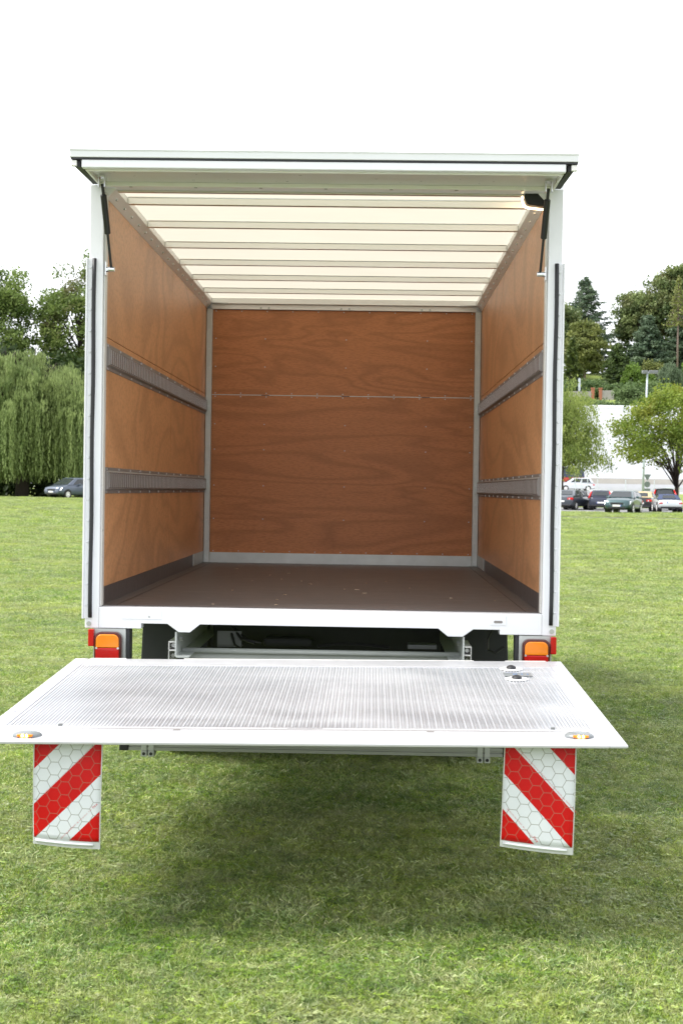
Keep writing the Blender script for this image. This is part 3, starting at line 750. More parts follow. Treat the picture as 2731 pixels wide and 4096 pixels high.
# amber warning lights in clear domes
for (x, y) in ((-.912, -1.858), (.946, -1.808)):
    z0 = pz(y, x)+.0015; v = []; f = []
    for i in range(7):
        ph = i/6*PI/2
        for k in range(24):
            a = 2*PI*k/24; v.append((x+.050*math.cos(ph)*math.cos(a), y+.040*math.cos(ph)*math.sin(a), z0+.017*math.sin(ph)**.8))
    for i in range(6):
        for k in range(24): f.append((i*24+k, i*24+(k+1) % 24, (i+1)*24+(k+1) % 24, (i+1)*24+k))
    wl = MB().add(v, f).build('warning_light', 'clear', T, smooth=True)
    MB().box(x-.026, x+.026, y-.0405, y-.030, z0+.0025, z0+.0105).build('light_recess', 'amber', wl, bevel=.002)
    for d in (-.007, .007):
        MB().tube([(x+d, y-.0425, z0+.0065), (x+d, y-.038, z0+.0065)], [.0042, .0042], 10).build('led', 'led', wl)

# ------------------------------------------------------------------ warning flags hanging from the platform
def flag(side, label):
    W_, H_ = (.226 if side < 0 else .232), .352
    cx0 = -.770 if side < 0 else .8085
    y0, zt = -1.872, .665+.009*side
    tw = .020 if side < 0 else .030
    def S_(u, v, off=0):
        """u 0..W across, v 0..H up from the bottom -> point on the gently bowed sheet"""
        h = 1-v/H_; e = (u-W_/2)
        bow = -.020*math.sin(h*PI*.6)+.9*e*e*h-.010*h
        y = y0+bow-e*(tw*4)*h-off
        nar = 1-.02*h if side < 0 else 1.0
        x = cx0+e*nar-(.010*h if side > 0 else -.002*h)
        z = zt-(H_-v)-e*.05*h*(1 if side < 0 else 1.6)*.9
        return (x, y, z)
    fl_ = empty('warning_flag', (cx0, y0, zt)); tag(fl_, label, 'warning flag', 'warning flags under the tail lift')
    def loc(p): return (p[0]-cx0, p[1]-y0, p[2]-zt)
    nu, nv = 14, 20; v = []; f = []; uv = []
    for j in range(nv+1):
        for i in range(nu+1): v.append(loc(S_(W_*i/nu, .020+(H_-.020)*j/nv))); uv.append((W_*i/nu, .020+(H_-.020)*j/nv))
    for j in range(nv):
        for i in range(nu): a = j*(nu+1)+i; f.append((a, a+1, a+nu+2, a+nu+1))
    me = np_mesh('sheet', np.array(v), np.array(f), 'flagL' if side < 0 else 'flagR', smooth=True)
    ul = me.uv_layers.new(name='UVMap'); ul.data.foreach_set('uv', np.array([uv[l.vertex_index] for l in me.loops], dtype=np.float32).ravel())
    sh = link('sheet', me, fl_); so = sh.modifiers.new('solidify', 'SOLIDIFY'); so.thickness = .0022; so.offset = 1
    # clear vinyl hem along both sides and the bottom, with a stiffening rod
    m = MB()
    for (a, b) in ((-.004, .001), (W_-.001, W_+.004)):
        for j in range(nv):
            v0, v1 = .0+H_*j/nv, .0+H_*(j+1)/nv
            q = [loc(S_(a, v0, .0012)), loc(S_(b, v0, .0012)), loc(S_(b, v1, .0012)), loc(S_(a, v1, .0012))]
            q2 = [(p[0], p[1]+.003, p[2]) for p in q]
            m.add(q+q2, [(0, 1, 2, 3), (7, 6, 5, 4), (0, 4, 5, 1), (1, 5, 6, 2), (2, 6, 7, 3), (3, 7, 4, 0)])
    m.build('hem', 'vinyl', fl_)
    m = MB()
    for i in range(nu):
        a, b = W_*i/nu-.004*(i == 0), W_*(i+1)/nu+.004*(i == nu-1)
        q = [loc(S_(a, -.004, .001)), loc(S_(b, -.004, .001)), loc(S_(b, .0195, .001)), loc(S_(a, .0195, .001))]; q2 = [(p[0], p[1]+.003, p[2]) for p in q]
        m.add(q+q2, [(0, 1, 2, 3), (7, 6, 5, 4), (0, 4, 5, 1), (1, 5, 6, 2), (2, 6, 7, 3), (3, 7, 4, 0)])
    m.build('bottom_pocket', 'vinyl', fl_)
    MB().tube([loc(S_(.006+(W_-.024)*i/8, .010, .004)) for i in range(9)], .0048, 8).build('stiffening_rod', 'hl', fl_, smooth=True)
    # small printed lines running along the stripes
    def lettering(txt, u0, v0, ang, size):
        cu = bpy.data.curves.new('t', 'FONT'); cu.body = txt; cu.size = size; cu.space_character = 1.15
        tmp = bpy.data.objects.new('t', cu); COL.objects.link(tmp)
        dg = bpy.context.evaluated_depsgraph_get(); tm = bpy.data.meshes.new_from_object(tmp.evaluated_get(dg))
        bpy.data.objects.remove(tmp); bpy.data.curves.remove(cu)
        ca, sa = math.cos(ang), math.sin(ang)
        for vv in tm.vertices:
            a, b = vv.co.x, vv.co.y
            vv.co = loc(S_(u0+a*ca-b*sa, v0+a*sa+b*ca, .0028))
        tm.materials.clear(); tm.materials.append(MT['print'])
        link('lettering', tm, fl_)
    word = 'Linksweisend' if side < 0 else 'Rechtsweisend'
    line1 = word+' Warnmarkierung für Hubladebühnen (Ladebordwände) gem. StVZO § 53b Abs. 5'
    line2 = 'DEUTSCHES PATENTAMT  NR. G 92 06 223.2   K 42   '
    if side < 0:
        lettering(line1, .014, .146, PI/4, .0063)
        lettering(line2, .098, .0235, PI/4, .0056); lettering('flex', .205, .128, PI/4, .013)
    else:
        lettering(line1, .042, .330, -PI/4, .0063)
        lettering(line2, .012, .128, -PI/4, .0056); lettering('flex', .100, .042, -PI/4, .013)
    MB().box(-.11, .11, .012, .03, -.012, .006).build('clip_rail', 'alu', fl_)
flag(-1, 'red and white striped warning flag, stripes rising to the right, under left platform corner')
flag(1, 'red and white striped warning flag, stripes falling to the right, under right platform corner')

# loose chips on the cargo floor
m = MB()
for k in range(20):
    x, y = rnd.uniform(-.9, .9), rnd.uniform(.15, 3.2); a = rnd.random()*PI; l, w_ = rnd.uniform(.004, .015), rnd.uniform(.0015, .004)
    ca, sa = math.cos(a), math.sin(a); z = ZF+.002
    pts = [(x+ca*p-sa*q, y+sa*p+ca*q) for p, q in ((-l, -w_), (l, -w_), (l*.8, w_), (-l, w_*.6))]
    m.add([(p, q, z) for p, q in pts]+[(p, q, z+.003) for p, q in pts], [(3, 2, 1, 0), (4, 5, 6, 7), (0, 1, 5, 4), (1, 2, 6, 5), (2, 3, 7, 6), (3, 0, 4, 7)])
MT['chip'] = simple('pale_wood_chip', (.45, .34, .24), .7)
tag(m.build('wood_chips', 'chip'), 'pale wood chips and crumbs scattered on the brown cargo floor', 'wood chips', kind='stuff')

# ------------------------------------------------------------------ trees
def leaves(C, s, tint, asp=.6, vert=0.0):
    """one quad per leaf spray: centres C (n,3), half size s, vert 1 = long axis hangs down"""
    n = len(C); a = rng.normal(size=(n, 3)); a[:, :2] *= (1-vert*.85); a[:, 2] += vert*2.0*np.sign(a[:, 2]+1e-6)
    a /= np.linalg.norm(a, axis=1, keepdims=True)
    b = np.cross(a, rng.normal(size=(n, 3))); b /= np.linalg.norm(b, axis=1, keepdims=True)+1e-9
    s = np.broadcast_to(np.asarray(s, float), (n,))[:, None]*rng.uniform(.6, 1.25, (n, 1))
    A, B = a*s, b*s*asp
    v = np.stack([C-A*1.0, C-B+A*.1, C+A, C+B+A*.1], 1).reshape(-1, 3)
    f = np.arange(4*n).reshape(n, 4)
    return v, f, np.clip(tint, 0, 1)
def tree_obj(name, label, loc, leafmat, barkmat, C, s, tint, limbs, asp=.6, vert=0, group=None, cat='tree'):
    """C and limbs are local to the trunk base"""
    t = empty(name, loc); tag(t, label, cat, group)
    v, f, tn = leaves(C, s, tint, asp, vert)
    link('crown' if cat == 'tree' else 'foliage', np_mesh('crown', v, f, leafmat, tint=tn), t)
    m = MB()
    for pts, rs in limbs: m.tube(pts, rs, 7)
    m.build('trunk' if cat == 'tree' else 'stems', barkmat, t, smooth=True)
    return t
def gpos(x, y): return (x, y, float(gz(x, y)))
def blob_dirs(n, rs):
    d = rs.normal(size=(n, 3)); return d/np.linalg.norm(d, axis=1, keepdims=True)
def broadleaf(name, label, x, y, zc, R, ncl, nl, leaf, lm, bm, seed, clr=.9, trunk_r=.25, low=-.75, group=None, inner=.45, cat='tree', flat=1.0, bias=0, fork=None):
    """zc: height of the crown centre over the ground, R=(rx,ry,rz)"""
    rs = np.random.default_rng(seed); loc = gpos(x, y)
    d = blob_dirs(ncl*3, rs); d = d[d[:, 2] > low][:ncl]; ncl = len(d)
    lump = 1+.13*np.sin(d[:, 0]*5+seed)*np.cos(d[:, 2]*4+seed*2)+.10*np.sin(d[:, 1]*7+seed*3)
    rr = (inner+(1-inner)*rs.random(ncl)**.5)*lump
    CC = d*rr[:, None]*np.array(R)+np.array([0, 0, zc])
    cr = clr*rs.uniform(.55, 1.25, ncl)
    idx = np.repeat(np.arange(ncl), nl)
    off = rs.normal(size=(len(idx), 3))*np.array([1, 1, .62*flat]); off /= np.maximum(1, np.linalg.norm(off, axis=1, keepdims=True)/1.5)
    C = CC[idx]+off*cr[idx][:, None]*.75
    tint = (rs.normal(.42, .2, ncl))[idx]+rs.normal(0, .13, len(idx))+bias
    limbs = [([(0, 0, -.2), (.03, .02, zc*.35), (0, .05, zc-R[2]*.55), (0, 0, zc+R[2]*.45)], [trunk_r*1.2, trunk_r, trunk_r*.8, trunk_r*.2])]
    for k in range(0, ncl, max(1, ncl//26)):
        e = CC[k]; b0 = np.array([0, 0, max(zc*.25, min(zc-R[2]*.6+rs.random()*R[2]*.7, e[2]-.3))])
        if fork: b0 = np.array([0, 0, fork*rs.uniform(.85, 1.5)])
        mid = b0*.45+e*.55+np.array([0, 0, .12*R[2]])*rs.random()
        if fork: mid = b0+(e-b0)*np.array([.34, .34, .52])
        limbs.append(([tuple(b0), tuple(mid), tuple(e)], [trunk_r*.42, trunk_r*.24, trunk_r*.06]))
    return tree_obj(name, label, loc, lm, bm, C, leaf, tint, limbs, group=group, cat=cat)
def conifer(name, label, x, y, H, base, rmax, lm, bm, seed, dens=1.0, droop=.35, top=.25, group=None, leaf=.30, trunk_r=.3):
    rs = np.random.default_rng(seed); loc = gpos(x, y); C = []; tn = []; limbs = [([(0, 0, -.3), (0, 0, H*.5), (0, 0, H)], [trunk_r, trunk_r*.6, .03])]
    z = base
    while z < H-.2:
        fr = (H-z)/(H-base); L = rmax*(fr**.8)*rs.uniform(.75, 1.15)+top*.5
        nb = int(rs.integers(5, 8)); a0 = rs.random()*6.28
        for k in range(nb):
            a = a0+k*6.283/nb+rs.normal(0, .25); l = L*rs.uniform(.55, 1.15)
            npt = max(4, int(l*9*dens)); t = np.sqrt(rs.random(npt))
            zz = z-droop*l*t+.42*droop*l*t*t*1.6
            px = np.cos(a)*l*t+rs.normal(0, .12+.13*l*.3, npt); py = np.sin(a)*l*t+rs.normal(0, .12+.13*l*.3, npt)
            C.append(np.stack([px, py, zz+rs.normal(-.12, .14, npt)], -1)); tn.append(rs.normal(.4, .18)+rs.normal(0, .12, npt)+.15*t)
            if l > .8: limbs.append(([(0, 0, z), (math.cos(a)*l*.6, math.sin(a)*l*.6, z-droop*l*.42), (math.cos(a)*l, math.sin(a)*l, z-droop*l*.33)], [.06, .04, .01]))
        z += rs.uniform(.38, .62)*(.6+.5*fr)
    return tree_obj(name, label, loc, lm, bm, np.concatenate(C), leaf, np.concatenate(tn), limbs, asp=.45, group=group)
def weeping(name, label, x, y, H, R, nb, ns, lm, bm, seed, zmin=.8, leaf=.16, step=.24, hang=(.45, .95), trunk_r=.45, asp=.28, group=None, airy=0, fill=0):
    """boughs arch over, strands hang from them in curtains"""
    rs = np.random.default_rng(seed); loc = gpos(x, y); C = []; tn = []
    limbs = [([(0, 0, -.3), (.1, 0, H*.25), (-.05, .1, H*.55), (0, 0, H*.8)], [trunk_r, trunk_r*.85, trunk_r*.45, trunk_r*.08])]
    for b in range(nb):
        a = rs.random()*6.283; ro = R*(rs.random()**.55)*rs.uniform(.75, 1.05)
        zt = H*(1-.42*(ro/R)**2.2)*rs.uniform(.80, 1.0)*(1-fill*rs.random())
        e = np.array([math.cos(a)*ro, math.sin(a)*ro, zt*.93]); s0 = np.array([0, 0, min(zt*.8, H*rs.uniform(.3, .6))]); mid = np.array([e[0]*.55, e[1]*.55, zt*1.03])
        if b % 3 == 0: limbs.append(([tuple(s0), tuple(mid*.9+e*.1-np.array([0, 0, .3])), tuple(e-np.array([0, 0, .3]))], [trunk_r*.2, trunk_r*.07, .01]))
        btint = rs.normal(.45, .24)
        nt_ = ns*6; t = rs.uniform(.25, 1.08, nt_)[:, None]                      # leafy sprays along the bough itself
        pp = (1-t)**2*s0+2*t*(1-t)*mid+t*t*e+rs.normal(0, .22, (nt_, 3))-np.array([0, 0, .15])*rs.random((nt_, 1))
        C.append(pp); tn.append(btint+.12+rs.normal(0, .1, nt_))
        for k in range(ns):
            t = rs.uniform(.35, 1.05); p = (1-t)**2*s0+2*t*(1-t)*mid+t*t*e+rs.normal(0, .24, 3)*np.array([1, 1, .5])
            L = max(.8, (p[2]-zmin)*rs.uniform(*hang)); n = max(3, int(L/step)); q = np.linspace(0, 1, n)
            out = p[:2]/(np.linalg.norm(p[:2])+1e-6); sw = rs.normal(0, .18)+.35
            px = p[0]+out[0]*sw*np.sqrt(q)+rs.normal(0, .05, n)+.10*np.sin(q*5+rs.random()*6); py = p[1]+out[1]*sw*np.sqrt(q)+rs.normal(0, .05, n)
            pz_ = p[2]-L*q
            if airy: keep = rs.random(n) > airy; px, py, pz_ = px[keep], py[keep], pz_[keep]; q = q[keep]
            C.append(np.stack([px, py, pz_], -1)); tn.append(btint+rs.normal(0, .10)+rs.normal(0, .08, len(q)))
    return tree_obj(name, label, loc, lm, bm, np.concatenate(C), leaf, np.concatenate(tn), limbs, asp=asp, vert=.9, group=group)

L_ = {'willow': m_leaf('willow_leaves', (.075, .125, .032), (.29, .355, .130), .35),
      'robinia': m_leaf('robinia_leaves', (0.065, 0.115, 0.026), (0.27, 0.35, 0.1), .4),
      'robinia2': m_leaf('locust_leaves_with_pods', (0.065, 0.11, 0.026), (0.25, 0.33, 0.09), .4, (.16, .11, .07)),
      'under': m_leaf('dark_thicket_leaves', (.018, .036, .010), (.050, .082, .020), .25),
      'birch': m_leaf('birch_leaves', (0.12, 0.18, 0.036), (0.34, 0.4, 0.11), .4),
      'maple': m_leaf('maple_leaves', (.08, .14, .018), (.31, .38, .06), .4, (.26, .25, .04)),
      'dark': m_leaf('hazed_conifer_needles', (.042, .078, .046), (.145, .20, .115), .2),  # needle colour lifted and blued to stand for distance haze
      'yew': m_leaf('yew_needles', (0.028, 0.055, 0.014), (0.12, 0.15, 0.03), .2),
      'yewd': m_leaf('dark_yew_needles', (.022, .048, .016), (.105, .150, .038), .2),
      'cedar': m_leaf('olive_needles', (0.1, 0.13, 0.035), (0.27, 0.29, 0.085), .3),
      'broad': m_leaf('hazed_beech_leaves', (.075, .118, .042), (.25, .30, .11), .3, (.13, .12, .045)),  # leaf colour brightened to stand for haze over the hill
      'fresh': m_leaf('fresh_green_leaves', (.09, .16, .025), (.20, .30, .06), .4),
      'pear': m_leaf('grey_green_leaves', (.075, .115, .060), (.19, .25, .15), .3),
      'bush': m_leaf('bank_shrub_leaves', (0.055, 0.1, 0.034), (0.18, 0.25, 0.09), .3)}
MT['bark'] = m_bark('grey_brown_bark', (.10, .085, .07)); MT['barkd'] = m_bark('dark_bark', (.045, .036, .03)); MT['barkp'] = m_bark('pinkish_pine_bark', (.24, .18, .16))
weeping('weeping_willow', 'large pale green weeping willow with curtains of hanging branches', -29.4, 113, 13.0, 9.0, 240, 22, L_['willow'], 'barkd', 3, .6, .19, .26, (.40, .93), .6)
broadleaf('tall_tree', 'tall loose green tree behind the willow, at the left edge', -41.2, 146, 18.0, (4.7, 3, 6.8), 150, 170, .17, L_['robinia'], 'barkd', 21, 1.15, .3, group='tall trees behind the willow')
broadleaf('tall_tree', 'tall green tree with brownish seed pods behind the willow, beside the truck post', -31.6, 147, 17.4, (5.3, 3, 7.6), 175, 170, .17, L_['robinia2'], 'barkd', 22, 1.2, .3, group='tall trees behind the willow')
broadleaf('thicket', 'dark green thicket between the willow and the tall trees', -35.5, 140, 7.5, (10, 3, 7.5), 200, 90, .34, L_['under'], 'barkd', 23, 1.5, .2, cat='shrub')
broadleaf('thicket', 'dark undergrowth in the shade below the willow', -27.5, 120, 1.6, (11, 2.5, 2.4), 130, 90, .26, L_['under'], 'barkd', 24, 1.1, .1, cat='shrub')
weeping('birch_tree', 'pale green weeping birch beside the right truck post', 16.3, 116, 12.6, 4.6, 190, 12, L_['birch'], 'bark', 5, 1.0, .105, .15, (.10, .32), .2, .5, airy=.12, fill=.62)
broadleaf('maple_tree', 'bright green round-crowned tree with forked trunk behind the parked cars', 24.5, 108, 6.3, (5.0, 4.4, 3.4), 160, 160, .12, L_['maple'], 'barkd', 8, .80, .15, low=-.80, inner=.50, fork=1.9)
conifer('spruce_tree', 'tall pointed dark spruce on the hill behind the white hall', 41.4, 275, 19.5, 2, 8.6, L_['dark'], 'barkp', 9, 2.4, .34, .25, leaf=.27)
broadleaf('hill_tree', 'dark leafy tree on the hill, half hidden by the right truck post', 33.6, 262, 9.5, (4.6, 4, 5.4), 130, 150, .25, L_['broad'], 'barkd', 31, 1.3, .3, group='trees on the hill')
broadleaf('hill_tree', 'olive yellow tree with spreading tiers in front of the spruce', 38.0, 252, 6.6, (3.2, 3.0, 5.2), 110, 160, .23, L_['cedar'], 'barkp', 32, 1.2, .3, flat=.6, group='trees on the hill')
conifer('hill_conifer', 'slim dark green conifer low beside the right truck post', 34.2, 240, 10.5, .5, 2.3, L_['yew'], 'barkd', 33, 2.2, .15, leaf=.34)
conifer('yew_tree', 'broad dark cone-shaped yew with yellowish tips above the bank', 42.0, 241, 9.4, .2, 3.9, L_['yewd'], 'barkd', 34, 7.0, -.25, .5, leaf=.26)
broadleaf('hill_tree', 'very large round-topped broadleaf tree at the right edge of the hill', 62.5, 278, 13, (10.0, 6, 9.0), 300, 150, .30, L_['broad'], 'barkp', 35, 1.7, .5, group='trees on the hill')
broadleaf('hill_tree', 'broadleaf tree left of the largest one, sky showing through its crown', 53.2, 280, 10.5, (5.0, 4, 6.0), 130, 140, .28, L_['broad'], 'barkp', 36, 1.3, .35, group='trees on the hill')
conifer('hill_conifer', 'dark drooping conifer with a broken top in the tree mass', 51.6, 264, 12.5, 0, 6.0, L_['dark'], 'barkp', 37, 4.5, .42, 1.0, leaf=.30)
conifer('hill_conifer', 'dark conifer filling the base of the tree mass beside the bare trunk', 59.5, 268, 14.5, 0, 6.2, L_['dark'], 'barkp', 38, 4.5, .42, 1.0, leaf=.30)
pine = conifer('pine_tree', 'sparse pine with a tall bare pinkish trunk before the largest tree', 56.4, 260, 20.0, 11.0, 2.6, L_['cedar'], 'barkp', 39, .9, .1, leaf=.28, trunk_r=.24)
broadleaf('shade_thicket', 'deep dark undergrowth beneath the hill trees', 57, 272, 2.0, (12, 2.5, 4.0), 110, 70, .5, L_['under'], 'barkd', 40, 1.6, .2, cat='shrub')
weeping('small_weeping_tree', 'small grey-green weeping tree before the brick pillars', 50.8, 238, 6.6, 2.6, 60, 9, L_['pear'], 'barkd', 41, .8, .24, .30, (.4, .8), .16, .35)
for (x, y, zc, R, lb) in ((44.3, 239, 3.6, (1.5, 1.4, 2.3), 'upright fresh green sapling right of the yew'), (46.6, 238, 2.6, (1.4, 1.3, 1.5), 'low rounded fresh green tree behind the lamp post'),
                          (48.2, 241, 4.2, (1.7, 1.4, 2.0), 'olive green small tree left of the weeping tree'), (54.0, 238, 3.6, (2.0, 1.6, 2.8), 'fresh green tree at the right edge beside the white wall')):
    broadleaf('small_tree', lb, x, y, zc, R, 34, 110, .19, L_['cedar'] if 'olive' in lb else L_['fresh'], 'bark', int(x*7), .75, .10, group='small trees on the bank')
bush_lab = ['under the right truck post', 'below the grey wall', 'right of the grey wall pillar', 'below the yew', 'below the fresh green sapling', 'left of the lamp post', 'right of the lamp post', 'above the round-crowned tree', 'below the white wall', 'at the right edge']
for i in range(10):
    x = 31.5+i*3.1
    broadleaf('bank_shrub', 'rounded green shrub on the bank '+bush_lab[i], x, 216.5+rnd.uniform(-1.5, 2.5), 2.6 if i > 2 else 1.5, (2.7, 2.0, 2.3+.5*math.sin(i*2.1) if i > 2 else 1.5), 46, 120, .20, L_['bush'], 'barkd', 60+i, 1.0, .08, cat='shrub', group='shrubs along the bank', low=-.5)

slope_lab = ['behind the left end of the grey wall', 'behind the brick pillars', 'between the olive tree and the yew', 'at the foot of the yew', 'beside the small signboard']
for i, (x, y) in enumerate(((33.2, 234), (36.2, 235), (38.6, 236.5), (40.6, 234.5), (34.9, 240))):
    broadleaf('slope_shrub', 'dense green shrub on the slope '+slope_lab[i], x, y, 1.3, (2.0, 1.5, 1.5), 34, 100, .20, L_['bush'], 'barkd', 80+i, .8, .06, cat='shrub', group='shrubs on the slope', low=-.5)

# wood continuing along the hill behind the truck
rw = np.random.default_rng(77); wc = np.stack([rw.uniform(-48, 31, 620), rw.uniform(245, 275, 620), rw.uniform(0, 1, 620)], -1)
wc[:, 2] = gz(wc[:, 0], wc[:, 1])+1+wc[:, 2]*(10+4*np.sin(wc[:, 0]*.35)+2*np.sin(wc[:, 0]*.9))
wi = np.repeat(np.arange(620), 55); WC = wc[wi]+rw.normal(size=(len(wi), 3))*np.array([1.5, 1.2, 1.0])
wv, wf, wt_ = leaves(WC, .32, rw.normal(.4, .2, 620)[wi]+rw.normal(0, .12, len(wi)))
tag(link('distant_wood', np_mesh('distant_wood', wv, wf, L_['broad'], tint=wt_)), 'distant green wood along the hill behind the truck', 'wood', kind='stuff')

# ------------------------------------------------------------------ white hall, hill walls
MT['sheet'] = simple('white_profiled_sheet', (.66, .68, .70), .45, 0, .04, .4)
MT['concrete'] = simple('pale_concrete', (.40, .38, .34), .85, 0, .2, 1.2)
MT['basewall'] = simple('pale_grey_render', (.50, .51, .53), .8, 0, .08, .6)
MT['brick'] = simple('red_brick', (.40, .15, .09), .85, 0, .25, 6)
MT['stonewall'] = simple('grey_render_wall', (.34, .32, .30), .9, 0, .25, 2)
MT['steel'] = m_metal('galvanised_pole', (.60, .64, .68), .5)
wh = empty('white_hall', (52, 195, 0)); tag(wh, 'long flat white hall clad in profiled metal sheet', 'hall')
pts = []; n = 190
for i in range(n):
    x = -31+i*.33; pts += [(x, -.012), (x+.20, -.012), (x+.23, .02), (x+.30, .02)]
v = [(p, q, 3.70) for p, q in pts]+[(p, q, 13.85) for p, q in pts]; k = len(pts)
f = [(i, i+1, i+1+k, i+k) for i in range(k-1)]
MB().add(v, f).build('clad_wall', 'sheet', wh)
MB().box(-31, 32, .05, 40, 3.0, 13.8).build('hall_body', 'sheet', wh)
MB().box(-31.2, 32.2, -.12, .04, 13.70, 14.02).build('roof_edge', 'white', wh)
MB().box(-31.1, 32.1, -.10, .04, 2.95, 3.68).build('concrete_plinth', 'concrete', wh)
MB().box(-31.2, 32.2, -.60, .04, 1.2, 2.948).build('base_wall', 'basewall', wh)
gw = empty('garden_wall', gpos(34.5, 228)); tag(gw, 'grey rendered garden wall with brick pillars on the bank', 'wall')
g0 = gw.location.z
MB().box(-2.4, 1.2, -.12, .12, -.3, 18.3-g0).build('wall_panel', 'stonewall', gw)
MB().box(3.0, 4.9, -.12, .12, -.5, 18.5-g0).build('wall_panel', 'stonewall', gw)
for x in (1.5, 2.75): MB().box(x-.25, x+.22, -.2, .2, -.3, 18.75-g0).box(x-.32, x+.29, -.26, .26, 18.75-g0, 18.9-g0).build('brick_pillar', 'brick', gw)
bw = empty('brick_wall', gpos(50, 244)); tag(bw, 'white wall with red brick pillars behind the small weeping tree', 'wall'); b0 = bw.location.z
MB().box(1.7, 6, -.1, .1, -.5, 21.9-b0).build('wall_panel', 'white', bw)
MB().box(-5.0, .8, -.1, .1, -.5, 20.2-b0).build('low_wall', 'brick', bw)
for x in (-.9, 1.3): MB().box(x-.38, x+.36, -.25, .25, -.5, 22.1-b0).box(x-.45, x+.43, -.3, .3, 22.1-b0, 22.25-b0).build('brick_pillar', 'brick', bw)
hp = MB().box(-.06, .06, -.06, .06, -.3, 3.0).box(-.18, .18, -.09, -.065, .9, 2.9).build('hill_signboard', 'steel', None, loc=(33.6, 227, 18.3-.9)); tag(hp, 'small grey signboard on a post above the garden wall', 'sign')

# ------------------------------------------------------------------ street furniture
lpz = float(gz(29, 146))
lt = empty('street_lamp', (29.0, 146, lpz)); tag(lt, 'tall pale grey lamp post with a double flat head above the cars', 'street lamp')
MB().tube([(0, 0, -.2), (.05, 0, 4.5), (.25, 0, 14.5-lpz)], [.13, .12, .09], 12).build('pole', 'polepaint', lt, smooth=True)
for (a, b) in ((-.42, .16), (.30, 1.25)): MB().box(.1+a, .1+b, -.25, .25, 14.42-lpz, 14.74-lpz).build('lamp_head', 'lampgrey', lt, bevel=.05)
MB().box(-.1, .6, -.05, .05, 14.46-lpz, 14.58-lpz).build('head_arm', 'steel', lt)
sz = float(gz(30.2, 150))
st = empty('traffic_sign', (30.2, 150, sz)); tag(st, 'traffic signpost seen from behind with triangle, disc and small plate', 'sign')
MB().cyl((0, 0, -.2), (0, 0, 3.85-sz), .04, 10).build('pole', 'steel', st)
zt = 3.72-sz
MT['signback'] = simple('grey_sign_back', (.16, .19, .18), .5, .5)
MB().prism([(-.42, zt), (.42, zt), (0, zt-.72)], 'y', -.07, -.045).build('triangle_sign', 'signback', st)
MB().add(*(lambda n: ([(.33*math.cos(2*PI*i/n), y, zt-1.10+.33*math.sin(2*PI*i/n)) for y in (-.07, -.045) for i in range(n)], [tuple(range(n)), tuple(range(2*n-1, n-1, -1))]+[(i, (i+1) % n, (i+1) % n+n, i+n) for i in range(n)]))(20)).build('round_sign', 'signback', st)
MB().box(-.33, .33, -.07, -.045, zt-1.82, zt-1.55).build('plate_sign', 'signback', st)
fp_lab = ['leftmost, before the silver people carrier', 'second, before the silver people carrier', 'third, before the rear wheel of the silver people carrier', 'above the silver estate car', 'above the green hatchback', 'left of the dark car with red lamps']
for x, lb in zip((22.37, 23.06, 23.7, 24.78, 27.86, 30.98), fp_lab):
    fz = float(gz(x, 150)); o = MB().cyl((0, 0, -.2), (0, 0, 1.45), .05, 8).cyl((0, 0, 1.45), (0, 0, 1.50), .06, 8).build('fence_post', 'steel', None, loc=(x, 150, fz)); tag(o, 'thin grey metal fence post, '+lb, 'fence post', 'fence posts along the street')
br = empty('barrier', (31, 139, float(gz(31, 139)))); tag(br, 'low tubular steel barrier behind the silver roadster', 'barrier')
MB().tube([(-1.2, 0, 0), (-1.2, 0, 1.1), (1.6, 0, 1.1), (1.6, 0, 0)], .05, 8).build('frame', 'steel', br)
MB().tube([(-1.2, 0, .6), (1.6, 0, .6)], .035, 8).build('crossbar', 'steel', br)
MB().box(-.1, .35, -.15, .15, 0, 1.5).build('control_post', 'concrete', br)

